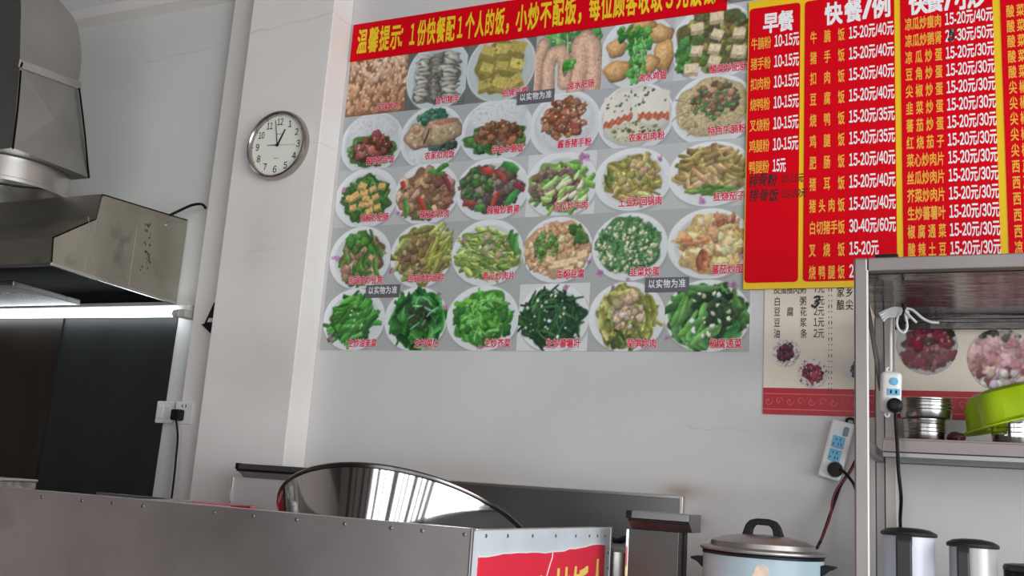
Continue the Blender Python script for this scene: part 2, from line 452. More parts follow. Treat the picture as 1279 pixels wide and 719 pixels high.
# the side panel is cross-broken: a shallow pyramid fold
ctr = tb.bm.verts.new((A[0] + A[1] + B[0] + B[1]) / 4 + Vector((0.012, 0, 0)))
for q4 in ((va[0], va[1]), (va[1], vb[1]), (vb[1], vb[0]), (vb[0], va[0])): tb.bm.faces.new((*q4, ctr))
for k in (1, 2, 3): tb.bm.faces.new((va[k], va[(k + 1) % 4], vb[(k + 1) % 4], vb[k]))
tb.build('transition', duct_steel, duct, smooth=0)
fl = MB()
a0, a1 = Vector((DX + 0.008, -0.722, 2.645)), Vector((DX + 0.008, -0.442, 2.672))
fl.prism([a0 + Vector((0, 0, -0.016)), a1 + Vector((0, 0, -0.016)), a1 + Vector((0, 0, 0.016)), a0 + Vector((0, 0, 0.016))], (-0.516, 0, 0), 0.002)
fl.build('flange', steel, duct, smooth=0)
MB().tube([onX(27, 78, DX + 0.004), onX(25, 84, DX + 0.004)], 0.006, 8, 0).build('sealant', soot, duct)
for p0, p1 in (((26, 88), (16, 186)), ((99, 110), (111, 222))):
    sm = MB().tube([onX(*p0, DX + 0.01), onX((p0[0] + p1[0]) / 2 + 1, (p0[1] + p1[1]) / 2, DX + 0.016), onX(*p1, DX + 0.014)], 0.0035, 6, 3)
    sm.build('sealant', soot, duct)
cy = MB()
cc = Vector((-3.36, -0.50, 0)); cr = 0.235
cy.lathe([(cr + 0.012, 2.232), (cr + 0.012, 2.245), (cr, 2.25), (cr, 2.325), (cr * 0.96, 2.332)], Matrix.Translation(cc), 48)
cy.build('collar', steel, duct)

# tube lamp under the hood ------------------------------------------
ta, tb2 = onY(-60, 394, -0.07), onY(218, 391.5, -0.07)
lamp = thing('tube_lamp', 'lit white fluorescent tube mounted on the wall under the exhaust hood', 'lamp', (ta.x / 2 + tb2.x / 2, -0.03, ta.z - 0.03))
tube_glow = mat('lit_tube', (0.9, 0.95, 1), emit=(0.86, 0.95, 1.0), estr=7.0)
MB().cyl(ta, tb2, 0.0135, 16).build('tube', tube_glow, lamp)
MB().box((ta.x, -0.045, ta.z + 0.012), (onY(237, 391, -0.03).x, -0.001, ta.z + 0.036), 0.003).build('batten', cream_plastic, lamp, smooth=0)
e = MB().cyl(tb2, tb2 + Vector((0.03, 0, 0)), 0.0155, 16)
e.box(tb2 + Vector((0.012, -0.008, -0.014)), tb2 + Vector((0.062, 0.066, 0.016)), 0.003)
e.build('end_cap', mat('aged_plastic', (0.45, 0.42, 0.38), rough=0.5), lamp, smooth=0)

# cable from the hood to the wall
pts = [onX(206, 267, HX + 0.004) + Vector((0.0, 0.03, 0.004)), onY(224, 263, -0.07), onY(240, 256, -0.075), onY(252, 255, -0.065), onY(257, 260, -0.06)]
tag(MB().tube(pts, 0.0055).build('power_cable', rubber), 'short black cable arching from the hood top to the wall corner', 'cable')

# oily wall sheets behind the stove ----------------------------------
xr_t, xr_b = onY(221, 402, -0.006), onY(190, 614, -0.006)
sx_t, sx_b = onY(76, 402, -0.006), onY(38, 614, -0.006)
zt, zb = 1.845, 0.0
def at_z(p, q, z): return p + (q - p) * ((z - p.z) / (q.z - p.z))
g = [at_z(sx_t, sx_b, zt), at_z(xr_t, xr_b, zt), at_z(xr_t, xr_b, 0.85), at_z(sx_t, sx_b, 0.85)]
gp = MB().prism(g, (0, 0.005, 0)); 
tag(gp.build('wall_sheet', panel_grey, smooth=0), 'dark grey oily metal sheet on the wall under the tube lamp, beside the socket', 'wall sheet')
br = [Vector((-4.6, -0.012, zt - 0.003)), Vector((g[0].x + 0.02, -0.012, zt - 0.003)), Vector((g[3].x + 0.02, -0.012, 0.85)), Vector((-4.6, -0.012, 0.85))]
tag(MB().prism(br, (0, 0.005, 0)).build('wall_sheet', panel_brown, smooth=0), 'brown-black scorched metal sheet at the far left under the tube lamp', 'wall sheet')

# sockets -------------------------------------------------------------
def socket(c, tilt, label, rocker):
    t = thing('wall_socket', label, 'socket', c, 'wall sockets by the pillar')
    R_ = Matrix.Translation(c) @ Matrix.Rotation(tilt, 4, 'Z')
    mb = MB().box((-0.043, -0.012, -0.043), (0.043, 0.0, 0.043), 0.004); bmesh.ops.transform(mb.bm, matrix=R_, verts=mb.bm.verts)
    mb.build('plate', white_plastic, t, smooth=0)
    if rocker:
        for sx in (-0.018, 0.018):
            mb = MB().box((sx - 0.015, -0.0155, -0.026), (sx + 0.015, -0.011, 0.026), 0.002); bmesh.ops.transform(mb.bm, matrix=R_, verts=mb.bm.verts)
            mb.build('rocker', white_plastic, t, smooth=0)
    else:
        mb = MB()
        for sx, sz in ((-0.009, 0.026), (0.009, 0.026)): mb.box((sx - 0.002, -0.0128, sz - 0.006), (sx + 0.002, -0.0118, sz + 0.006))
        bmesh.ops.transform(mb.bm, matrix=R_, verts=mb.bm.verts)
        mb.build('pin_holes', black, t, smooth=0)
    return t
cA = onY(206, 514.5, -0.02); cB = onY(230, 515.5, -0.062)
socket(Vector((cA.x, -0.0125, cA.z)), 0.0, 'white wall switch plate overlapping the edge of the dark wall sheet', True)
socket(Vector((cB.x, -0.055, cB.z)), 0.0, 'white wall socket with a black plug pushed into it', False)
pg = thing('power_plug', 'black plug with a cord hanging from the socket next to the pillar', 'plug', (cB.x, -0.085, cB.z - 0.01))
pc = Vector((cB.x - 0.012, -0.067, cB.z - 0.010))
MB().box(pc + Vector((-0.021, -0.034, -0.021)), pc + Vector((0.021, 0.0, 0.021)), 0.006).build('plug_body', black, pg)
cp = [pc + Vector((0, -0.02, -0.018)), onY(222, 545, -0.085), onY(220, 570, -0.085), onY(217, 600, -0.085), onY(212, 640, -0.085)]
MB().tube(cp, 0.004).build('cord', rubber, pg)

# black holder hooked on behind the pillar edge
hp = [(257, 377.5), (272, 377.5), (272, 384), (272, 417), (261, 417), (251, 404), (255, 403), (264, 384), (267, 377.5)]
hq = [(267, 377.5), (276, 377.5), (274, 417), (263.5, 417), (251, 404.5), (255, 404), (264, 384)]
hk = thing('hanging_bracket', 'small black pointed bracket on the wall, half behind the pillar', 'bracket', onY(262, 417, -0.09))
MB().prism([onY(px, py, -0.075) for px, py in hq], (0, 0.012, 0), 0.001).build('bracket_plate', black, hk, smooth=0)
MB().prism([onY(px, py, -0.0775) for px, py in ((261, 397), (269, 397), (268, 402), (258.5, 402))], (0, 0.002, 0)).build('sticker', cream_plastic, hk, smooth=0)

# ------------------------------------------------------------------ wall clock
cc = onY(345.2, 180.4, -0.155)
clk = thing('wall_clock', 'round white-faced wall clock with silver rim on the pillar', 'clock', (cc.x, -0.125, cc.z))
R_C = 0.136
RC = Matrix.Translation((cc.x, -0.1255, cc.z)) @ Matrix.Rotation(PI / 2, 4, 'X')      # local +z -> -y
rim = MB().lathe([(0.0, 0.0), (R_C * 0.96, 0.0), (R_C, 0.012), (R_C, 0.028), (R_C * 0.975, 0.037), (R_C * 0.93, 0.039), (R_C * 0.895, 0.034), (R_C * 0.885, 0.020), (0.0, 0.020)], RC, 72)
rim.build('rim', mat('clock_rim', (0.42, 0.38, 0.35), rough=0.22, metal=1.0), clk)
MB().lathe([(R_C * 0.886, 0.0205), (0.0, 0.0215)], RC, 64).build('dial', mat('clock_dial', paint(200, 202, 192), rough=0.6, spec=0.2), clk)
yf = -0.1255 - 0.0222
nm = MB()
for k in range(1, 13):
    a = math.radians(30 * k); r_ = R_C * 0.70
    x, z = cc.x + r_ * math.sin(a), cc.z + r_ * math.cos(a)
    wd = 0.027 if k > 9 else 0.0155
    write(nm, lambda u, v, l: Vector((u, yf - l, v)), str(k), x - wd / 2, x + wd / 2, z, 0.033, 0.006)
for k in range(60):
    a = math.radians(6 * k); r0 = R_C * 0.84; r1 = R_C * (0.868 if k % 5 else 0.875); hw = 0.0004 if k % 5 else 0.0011
    d = Vector((math.sin(a), 0, math.cos(a))); n = Vector((math.cos(a), 0, -math.sin(a))); o_ = Vector((cc.x, yf, cc.z))
    nm.face([o_ + d * r0 - n * hw, o_ + d * r0 + n * hw, o_ + d * r1 + n * hw, o_ + d * r1 - n * hw])
for zz, ww in ((0.045, 0.014), (-0.052, 0.011)):
    nm.box((cc.x - ww, yf - 0.0001, cc.z + zz - 0.0008), (cc.x + ww, yf, cc.z + zz + 0.0008))
nm.build('numerals', letter_black, clk, smooth=0)
def hand(name, deg, length, tail, wd, yy, m_=letter_black):
    a = math.radians(deg); d = Vector((math.sin(a), 0, math.cos(a))); n = Vector((math.cos(a), 0, -math.sin(a))); o_ = Vector((cc.x, yy, cc.z))
    MB().prism([o_ - d * tail - n * wd, o_ - d * tail + n * wd, o_ + d * length + n * wd * 0.6, o_ + d * length - n * wd * 0.6], (0, -0.0008, 0)).build(name, m_, clk, smooth=0)
hand('hour_hand', 25, R_C * 0.50, 0.006, 0.0042, yf - 0.0010)
hand('minute_hand', 348, R_C * 0.76, 0.006, 0.0018, yf - 0.0022)
hand('second_hand', 93, R_C * 0.62, 0.0, 0.0005, yf - 0.0034)
hand('second_hand_tail', 273, R_C * 0.34, 0.0, 0.0016, yf - 0.0034)
MB().cyl((cc.x, yf, cc.z), (cc.x, yf - 0.0055, cc.z), 0.005, 16).build('hub', black, clk)

# ------------------------------------------------------------------ printed pictures
rng = np.random.default_rng(11)
MUTE = 0.86
class Pic:
    """A printed photograph of a dish: rows of ink dots, coloured at the mesh vertices."""
    def __init__(s, w, h, bg):
        s.w, s.h = w, h
        s.A = np.empty((h, w, 3)); s.A[:] = bg
        s.A += rng.normal(0, 1.5, (h, w, 1))
    def _win(s, x, y, r):
        x0, x1 = max(int(x - r), 0), min(int(x + r) + 2, s.w); y0, y1 = max(int(y - r), 0), min(int(y + r) + 2, s.h)
        if x0 >= x1 or y0 >= y1: return None
        Y_, X_ = np.mgrid[y0:y1, x0:x1].astype(float)
        return (slice(y0, y1), slice(x0, x1)), X_, Y_
    def mix(s, sl, m_, col):
        s.A[sl] = s.A[sl] * (1 - m_[..., None]) + col * m_[..., None]
    def blob(s, x, y, rx, ry, ang=0, col=(0, 0, 0), irr=0.15, shade=0.25, soft=1.0, edge=0.25, alpha=1.0, lobes=(2, 3, 5)):
        w_ = s._win(x, y, max(rx, ry) * (1 + irr * 2) + 2)
        if w_ is None: return
        sl, X_, Y_ = w_
        c_, s_ = math.cos(ang), math.sin(ang)
        u = ((X_ - x) * c_ + (Y_ - y) * s_) / rx; v = (-(X_ - x) * s_ + (Y_ - y) * c_) / ry
        th = np.arctan2(v, u); per = 1.0
        for k in lobes: per = per + irr * rng.uniform(0.2, 0.7) * np.sin(k * th + rng.uniform(0, 6.3))
        rr = np.hypot(u, v) / per
        m_ = np.clip((1 - rr) * min(rx, ry) / soft + 0.5, 0, 1) * alpha
        f_ = 1 + shade * (-(X_ - x) / max(rx, ry) * 0.35 - (Y_ - y) / max(rx, ry) * 0.75) - edge * np.clip(rr, 0, 1) ** 5
        s.mix(sl, m_, np.array(col, float) * f_[..., None])
    def stalk(s, x, y, ln, wd, ang, col, bend=0.3, shade=0.25, taper=0.6):
        w_ = s._win(x, y, ln * 0.6 + wd + 2)
        if w_ is None: return
        sl, X_, Y_ = w_
        c_, s_ = math.cos(ang), math.sin(ang)
        u = ((X_ - x) * c_ + (Y_ - y) * s_) / (ln / 2); v = (-(X_ - x) * s_ + (Y_ - y) * c_)
        v = v - bend * ln * 0.25 * (u * u - 0.4)
        ww = wd * np.sqrt(np.clip(1 - taper * u * u, 0.05, 1))
        m_ = np.clip((ww - np.abs(v)) + 0.5, 0, 1) * np.clip((1 - np.abs(u)) * ln / 3, 0, 1)
        f_ = 1 - shade * (v / (wd + 0.3)) - 0.15 * np.abs(u)
        s.mix(sl, m_, np.array(col, float) * f_[..., None])
    def plate(s, x=0.5, y=0.5, rx=0.48, ry=0.48, col=(196, 200, 202), rimc=(214, 217, 217), well=0.78):
        X0, Y0, RX, RY = x * s.w, y * s.h, rx * s.w, ry * s.h
        s.blob(X0 + 1.5, Y0 + 2.5, RX * 1.02, RY * 1.03, 0, np.array(col) * 0.62, 0, 0, 3, 0, 0.5)
        s.blob(X0, Y0, RX, RY, 0, rimc, 0, 0.03, 1, 0.05)
        s.blob(X0, Y0, RX * 0.97, RY * 0.97, 0, col, 0, 0.05, 1.5, 0.0)
        s.blob(X0, Y0, RX * well, RY * well, 0, np.array(col) * 0.94, 0, -0.05, 3, 0.02)
    def flower(s, x, y, r=0.09, col=(168, 98, 150)):
        for k in range(7):
            s.blob(x * s.w + rng.normal(0, r * 40), y * s.h + rng.normal(0, r * 32), r * 66 * rng.uniform(.5, 1), r * 44 * rng.uniform(.4, 1), rng.uniform(0, 3), np.array(col) * rng.uniform(.85, 1.15), .25, .1, 1.5, .1, .85)
        s.blob(x * s.w + r * 60, y * s.h - r * 10, r * 18, r * 12, .5, (110, 110, 130), .3, 0, 1.5, 0, .6)
    def spot(s, x, y, rx, ry):
        while True:
            a, b = rng.uniform(-1, 1, 2)
            if a * a + b * b < 1: return (x + a * rx) * s.w, (y + b * ry) * s.h
    def base(s, x, y, rx, ry, col, irr=0.12): s.blob(x * s.w, y * s.h, rx * s.w, ry * s.h, 0, col, irr, 0.1, 2, 0.15, lobes=(2, 3, 5, 7, 11))
    def chunks(s, n, x, y, rx, ry, cols, size, jit=18, irr=.22, asp=(.6, 1.0), shade=.32, edge=.4):
        for k in range(n):
            px, py = s.spot(x, y, rx, ry); c = np.array(cols[rng.integers(len(cols))]) + rng.normal(0, jit / 3, 3) + rng.normal(0, jit / 2)
            r_ = rng.uniform(*size); s.blob(px, py, r_, r_ * rng.uniform(*asp), rng.uniform(0, 3.14), np.clip(c, 5, 245), irr, shade, 1.0, edge)
    def stalks(s, n, x, y, rx, ry, cols, ln, wd, ang=None, spread=3.14, jit=16, shade=.3, swirl=False):
        for k in range(n):
            px, py = s.spot(x, y, rx, ry); c = np.array(cols[rng.integers(len(cols))]) + rng.normal(0, jit / 3, 3) + rng.normal(0, jit / 2)
            a = (0 if ang is None else ang) + rng.uniform(-spread, spread) / 2
            if swirl: a = math.atan2(py / s.h - y, px / s.w - x) + PI / 2 + rng.normal(0, .5)
            s.stalk(px, py, rng.uniform(*ln), rng.uniform(*wd), a, np.clip(c, 5, 245), rng.uniform(-.6, .6), shade)
    def cubes(s, pts, size, col, top=1.12):
        for (x, y) in pts:
            px, py = x * s.w, y * s.h; r_ = size * rng.uniform(.85, 1.15); a = rng.uniform(-.5, .5)
            w_ = s._win(px, py, r_ * 1.8)
            if w_ is None: continue
            sl, X_, Y_ = w_; u = (X_ - px) * math.cos(a) + (Y_ - py) * math.sin(a); v = -(X_ - px) * math.sin(a) + (Y_ - py) * math.cos(a)
            v = v + 0.06 * r_ * np.sin(u / r_ * 3)
            m_ = np.clip(r_ - np.abs(u) + .5, 0, 1) * np.clip(r_ * .9 - np.abs(v) + .5, 0, 1)
            c = np.array(col) * np.where(v > r_ * .35, .80, top)[..., None]
            s.mix(sl, m_, c)
    def rice(s, x, y, rx, ry):
        s.blob(x * s.w, y * s.h, rx * s.w, ry * s.h, 0, (192, 195, 198), .05, .1, 3, .05)
        s.chunks(150, x, y, rx * .93, ry * .9, [(205, 207, 208), (182, 186, 190), (214, 214, 214), (172, 178, 184)], (1.2, 2.2), 8, .1, (.35, .6), .1, .1)
    def smooth(s):
        P = np.pad(s.A, ((1, 1), (1, 1), (0, 0)), 'edge')
        s.A = 0.5 * s.A + 0.125 * (P[:-2, 1:-1] + P[2:, 1:-1] + P[1:-1, :-2] + P[1:-1, 2:])
    def build(s, name, put, x0, x1, z0, z1, parent, m_, disc=False):
        h, w_ = s.h, s.w
        food = np.clip((np.abs(s.A - s.A.mean(-1, keepdims=True)).max(-1, keepdims=True) - 8) / 14, 0.12, 1)
        g1 = np.kron(rng.normal(0, 1, (h // 3 + 1, w_ // 3 + 1)), np.ones((3, 3)))[:h, :w_, None]
        g2 = rng.normal(0, 1, (h, w_, 1))
        s.A = s.A * (1 + food * (0.05 * g1 + 0.045 * g2))
        s.smooth()
        lum = s.A @ np.array((0.30, 0.59, 0.11))
        s.A = lum[..., None] + (s.A - lum[..., None]) * MUTE
        s.A = 128 + (s.A - 128) * 0.88 - 2
        c = np.clip(s.A, 0, 255) / 255.0
        lin = np.where(c <= 0.04045, c / 12.92, ((c + 0.055) / 1.055) ** 2.4) / KILL
        lin = np.clip(lin, 0, 0.92)
        gx = np.linspace(x0, x1, w_); gz = np.linspace(z1, z0, h)
        root = parent
        while root.parent is not None: root = root.parent
        off = np.array(root.location)
        P0 = np.array(put(x0, z1, 0)); PU = np.array(put(x1, z1, 0)) - P0; PV = np.array(put(x0, z0, 0)) - P0
        U, V = np.meshgrid(np.linspace(0, 1, w_), np.linspace(0, 1, h))
        co = P0 + U[..., None] * PU + V[..., None] * PV - off
        idx = np.arange(h * w_).reshape(h, w_)
        q = np.stack([idx[1:, :-1], idx[1:, 1:], idx[:-1, 1:], idx[:-1, :-1]], -1).reshape(-1, 4)
        if disc:
            cu, cv = U.reshape(-1)[q].mean(1) - .5, V.reshape(-1)[q].mean(1) - .5
            q = q[np.hypot(cu, cv) < 0.47]
        me = bpy.data.meshes.new(name)
        me.vertices.add(h * w_); me.vertices.foreach_set('co', co.reshape(-1).astype(np.float32))
        nf = len(q); me.loops.add(nf * 4); me.polygons.add(nf)
        me.loops.foreach_set('vertex_index', q.reshape(-1).astype(np.int32))
        me.polygons.foreach_set('loop_start', np.arange(0, nf * 4, 4, dtype=np.int32))
        me.update(calc_edges=True)
        at_ = me.color_attributes.new('ink', 'FLOAT_COLOR', 'POINT')
        at_.data.foreach_set('color', np.concatenate([lin, np.ones((h, w_, 1))], -1).reshape(-1).astype(np.float32))
        me.materials.append(m_)
        o = bpy.data.objects.new(name, me); COL.objects.link(o); o.parent = parent
        return o

ink = bpy.data.materials.new('printed_ink'); ink.use_nodes = True
_n = ink.node_tree.nodes.new('ShaderNodeVertexColor'); _n.layer_name = 'ink'
ink.node_tree.links.new(_n.outputs['Color'], ink.node_tree.nodes['Principled BSDF'].inputs['Base Color'])
ink.node_tree.nodes['Principled BSDF'].inputs['Roughness'].default_value = 0.4
ink.node_tree.nodes['Principled BSDF'].inputs['Specular IOR Level'].default_value = 0.25

GREY = (158, 160, 158); DGREY = (84, 88, 84); PAPER = (190, 192, 192)
PW, PH = 108, 94
def dish(i):
    """paint dish i (0..29) as printed on the poster"""
    r, c = divmod(i, 6)
    if (r, c) == (0, 0):
        p = Pic(PW, PH, (128, 84, 52))
        for yy in range(8):
            for xx in range(9):
                k = yy / 8
                col = np.array((208, 168, 140)) * (1 - k) + np.array((176, 120, 82)) * k + rng.normal(0, 10)
                p.blob((xx + .5 + rng.normal(0, .35)) * 12, (yy + .5 + rng.normal(0, .3)) * 11.5, rng.uniform(4, 6), rng.uniform(7, 12), rng.normal(0, .5), col, .35, .35, 1.6, .25, .9)
                p.blob((xx + .4 + rng.normal(0, .25)) * 12, (yy + .25 + rng.normal(0, .2)) * 11.5, 2.5, 2.5, 0, col * 1.18, .2, .2, 2, .1)
    elif (r, c) == (0, 1):
        p = Pic(PW, PH, DGREY); p.plate(.52, .48, .53, .56, (178, 190, 190))
        p.base(.5, .55, .36, .4, (95, 92, 80))
        for col_x, wd in ((.27, 13), (.5, 11), (.73, 15)):
            for k in range(11):
                sh = rng.normal(0, 8); lite = 168 if col_x != .5 else 118
                p.blob(col_x * PW + rng.normal(0, 2.5), (.17 + k * .066) * PH, wd, 4.6, rng.normal(.12, .18), (lite + sh, lite + sh, lite - 10 + sh), .2, .5, 1, .5)
                p.stalk(col_x * PW, (.2 + k * .066) * PH, wd * 1.6, 1.1, rng.normal(.12, .2), (84, 80, 70), .4)
        p.chunks(26, .48, .62, .16, .28, [(84, 80, 66), (150, 150, 140), (110, 108, 96)], (2, 4))
    elif (r, c) == (0, 2):
        p = Pic(PW, PH, (96, 100, 96)); p.plate(.5, .47, .5, .54, (168, 180, 178), well=.75)
        p.base(.5, .47, .36, .40, (124, 112, 42))
        for yy in range(3):
            for xx in range(3):
                s_ = rng.normal(0, 7)
                p.cubes([(.29 + xx * .215, .22 + yy * .26)], 11.5, (168 + s_, 150 + s_, 66 + s_ * .6), 1.08)
        p.chunks(30, .5, .47, .3, .34, [(186, 168, 90), (120, 104, 40)], (1, 2.4), 10, alpha=1) if False else p.chunks(30, .5, .47, .3, .34, [(184, 166, 88), (128, 112, 44)], (1, 2.2), 10)
    elif (r, c) == (0, 3):
        p = Pic(PW, PH, (160, 165, 165)); p.plate(.48, .5, .5, .56)
        p.chunks(60, .5, .2, .48, .2, [(70, 150, 60), (46, 120, 46), (110, 176, 96)], (4, 8))
        p.chunks(14, .92, .5, .06, .3, [(90, 170, 90), (56, 130, 50)], (3, 6))
        pink = (186, 146, 120)
        def gut(pts, w_):
            P_ = []
            for (xa, ya_), (xb2, yb2) in zip(pts, pts[1:]):
                for k in range(14): P_.append((xa + (xb2 - xa) * k / 14, ya_ + (yb2 - ya_) * k / 14))
            for dx, sc2, f2 in ((0, 1.0, .78), (-.6, .86, .95), (-1.6, .6, 1.06), (-2.6, .28, 1.16)):
                for (x, y) in P_: p.blob(x * PW + dx, y * PH - abs(dx) * .3, w_ * sc2, w_ * sc2, 0, np.array(pink) * f2, .02, 0, 1.5, 0)
        gut([(.02, .95), (.04, .45), (.12, .2)], 10)
        gut([(.62, .95), (.68, .6), (.66, .3), (.74, .22), (.84, .35), (.88, .7), (.86, .95)], 14)
        gut([(.22, .98), (.20, .55), (.26, .38), (.38, .36), (.45, .5), (.46, .85)], 11)
        p.blob(.47 * PW, .55 * PH, 6.5, 16, .1, (180, 138, 112), .1, .2, 1, .3); p.chunks(9, .52, .6, .07, .1, [(62, 150, 50), (88, 176, 70)], (4, 7))
        p.stalk(.47 * PW, .25 * PH, 30, .8, 1.5, (210, 205, 180), .1)
    elif (r, c) == (0, 4):
        p = Pic(PW, PH, (166, 168, 174)); p.plate(.5, .5, .52, .54)
        for (x, y, rx, ry, a) in ((.2, .42, 15, 13, .3), (.22, .75, 19, 16, -.2), (.8, .28, 19, 13, .1), (.85, .62, 16, 22, .1), (.65, .72, 16, 13, -.5), (.55, .13, 20, 8, 0), (.45, .3, 14, 10, .3)):
            p.blob(x * PW, y * PH, rx, ry, a, (188, 138, 78), .12, .35, 1, .35); p.blob(x * PW - 3, y * PH - 3, rx * .5, ry * .45, a, (208, 164, 106), .2, .1, 3, 0, .8)
        p.chunks(60, .52, .42, .17, .28, [(58, 140, 46), (40, 112, 34), (84, 170, 66)], (3, 7)); p.chunks(24, .48, .85, .12, .12, [(58, 140, 46), (84, 166, 66)], (3, 6))
        p.chunks(16, .4, .2, .2, .12, [(58, 140, 46), (40, 112, 34)], (3, 7)); p.stalks(12, .5, .55, .12, .3, [(140, 190, 110)], (10, 22), (.6, 1), 1.4, .8)
    elif (r, c) == (0, 5):
        p = Pic(PW, PH, (178, 184, 184)); p.plate(.5, .5, .55, .55); p.base(.53, .48, .46, .46, (88, 84, 44))
        p.chunks(110, .53, .48, .44, .44, [(108, 112, 50), (84, 72, 44), (140, 140, 70), (76, 96, 44), (100, 84, 54)], (3, 9)); p.chunks(20, .14, .65, .08, .26, [(58, 120, 44), (84, 140, 66)], (4, 9))
        p.cubes([(.28, .28), (.52, .16), (.53, .40), (.80, .42), (.28, .60), (.50, .60), (.50, .78), (.80, .68), (.22, .86)], 8.6, (196, 176, 140), 1.06)
    elif r == 1:
        p = Pic(PW, PH, (152, 156, 158)); p.plate(.5, .52, .52, .56, (192, 198, 202), well=.86)
        if c in (0, 2):
            p.rice(.5, .26, .42, .26); p.base(.5, .66, .42, .26, (58, 100, 42))
            p.chunks(50, .5, .66, .40, .25, [(62, 116, 44), (44, 92, 36), (92, 140, 62)], (4, 8))
            if c == 0:
                p.base(.52, .64, .30, .24, (62, 36, 26))
                p.chunks(20, .52, .62, .28, .24, [(132, 60, 50), (108, 46, 40), (156, 84, 68)], (6, 10), 14, .15, (.7, 1), .5, .45)
                p.chunks(26, .5, .58, .28, .2, [(206, 160, 150), (60, 92, 40)], (1, 2.2))
            else: p.chunks(55, .52, .58, .30, .19, [(124, 66, 46), (98, 50, 38), (150, 90, 62), (110, 76, 50)], (4, 8)); p.chunks(14, .5, .45, .3, .1, [(188, 140, 116)], (1, 2))
        elif c == 1:
            p.rice(.5, .8, .36, .2); p.chunks(40, .5, .18, .24, .14, [(36, 88, 64), (50, 110, 80), (70, 130, 100)], (3, 7)); p.chunks(26, .7, .68, .2, .14, [(46, 80, 64), (58, 96, 80), (34, 64, 48)], (3, 7))
            for (x, y, rx, ry, a) in ((.28, .50, 25, 21, .5), (.66, .44, 35, 23, -.15)):
                p.blob(x * PW, y * PH, rx, ry, a, (178, 146, 112), .12, .25, 1, .4)
                for k in range(24):
                    t = rng.uniform(-1, 1, 2) * .75; p.blob(x * PW + t[0] * rx, y * PH + t[1] * ry, rng.uniform(2, 5), rng.uniform(1.5, 3), rng.uniform(0, 3), [(196, 160, 124), (150, 116, 80), (120, 132, 88), (166, 96, 80), (206, 178, 150)][rng.integers(5)], .3, .2, 1.5, .1, .8)
            p.stalk(.42 * PW, .5 * PH, 28, 1.6, 1.9, (58, 46, 36), .2); p.blob(.72 * PW, .26 * PH, 20, 5, -.05, (170, 108, 92), .2, .3, 1.5, .2)
        elif c == 3:
            p.rice(.5, .5, .42, .44); p.base(.5, .42, .30, .30, (140, 70, 48))
            p.chunks(70, .5, .42, .31, .31, [(152, 74, 48), (122, 56, 40), (176, 104, 72), (130, 84, 60)], (4, 8)); p.chunks(50, .5, .42, .3, .3, [(214, 200, 160), (84, 118, 50), (60, 90, 40), (200, 150, 110)], (1, 2.6))
        elif c == 4:
            p.base(.5, .5, .46, .5, (196, 196, 186), .04)
            for (x0_, x1_, y0_, yl, yr, a) in ((.06, .47, .10, .60, .46, 0), (.53, .96, .08, .48, .52, 0)):
                Y_, X_ = np.mgrid[0:PH, 0:PW].astype(float); u = (X_ / PW - x0_) / (x1_ - x0_); vb = (yl + (yr - yl) * u) * PH; vt = (y0_ + .06 * (1 - np.sin(np.clip(u, 0, 1) * PI))) * PH
                inside = np.clip(u * 30, 0, 1) * np.clip((1 - u) * 30, 0, 1)
                m_ = inside * np.clip(Y_ - vt, 0, 1) * np.clip(vb - Y_, 0, 1)
                p.mix((slice(None), slice(None)), m_, np.array((204, 198, 186.)) * (1 + 0.06 * (0.5 - u))[..., None])
                m_ = inside * np.clip(Y_ - vb + 3 + 2 * np.sin(X_ * .7), 0, 1) * np.clip(vb + 8 + 2 * np.sin(X_ * .45) - Y_, 0, 1)
                p.mix((slice(None), slice(None)), m_, np.array((178, 84, 58.)) * (1 + 0.12 * np.sin(X_ * .9 + Y_ * .5))[..., None])
            p.blob(.5 * PW, .76 * PH, 38, 15, 0, (184, 180, 150), .1, .1, 2, .1); p.chunks(34, .5, .25, .42, .2, [(52, 62, 48), (70, 76, 60)], (.8, 2.4)); p.chunks(26, .5, .74, .34, .16, [(60, 74, 48), (100, 104, 60)], (1, 3.2))
        else:
            p.base(.5, .48, .46, .46, (176, 156, 112), .04); p.stalks(40, .5, .55, .42, .36, [(186, 168, 128), (160, 140, 92)], (14, 30), (.8, 1.6))
            p.chunks(70, .52, .36, .30, .24, [(128, 92, 66), (104, 72, 50), (150, 116, 84), (96, 84, 60)], (3, 7)); p.chunks(40, .52, .38, .3, .28, [(58, 118, 58), (80, 140, 76)], (1.5, 4)); p.chunks(12, .5, .8, .35, .08, [(76, 104, 52)], (1, 2.4))
    elif r == 2:
        p = Pic(PW, PH, PAPER if c in (3,) else (166, 168, 168)); p.plate(.5, .5, .52, .52 if c < 4 else .48, well=.8)
        if c == 0:
            p.base(.5, .52, .38, .38, (54, 92, 38)); p.stalks(90, .5, .52, .37, .36, [(58, 110, 40), (42, 84, 32), (86, 132, 54)], (12, 26), (1.5, 3.5))
            p.cubes([(.46, .42), (.32, .46), (.60, .36), (.44, .62), (.56, .6), (.66, .5), (.70, .68), (.3, .66), (.22, .5), (.58, .74), (.42, .3), (.74, .32), (.5, .52)], 6.6, (192, 150, 82), 1.1); p.flower(.1, .35, .05)
        elif c == 1:
            p.base(.48, .52, .42, .40, (120, 84, 60)); p.chunks(80, .48, .52, .42, .4, [(178, 132, 96), (150, 104, 74), (196, 152, 116), (120, 84, 62)], (5, 11))
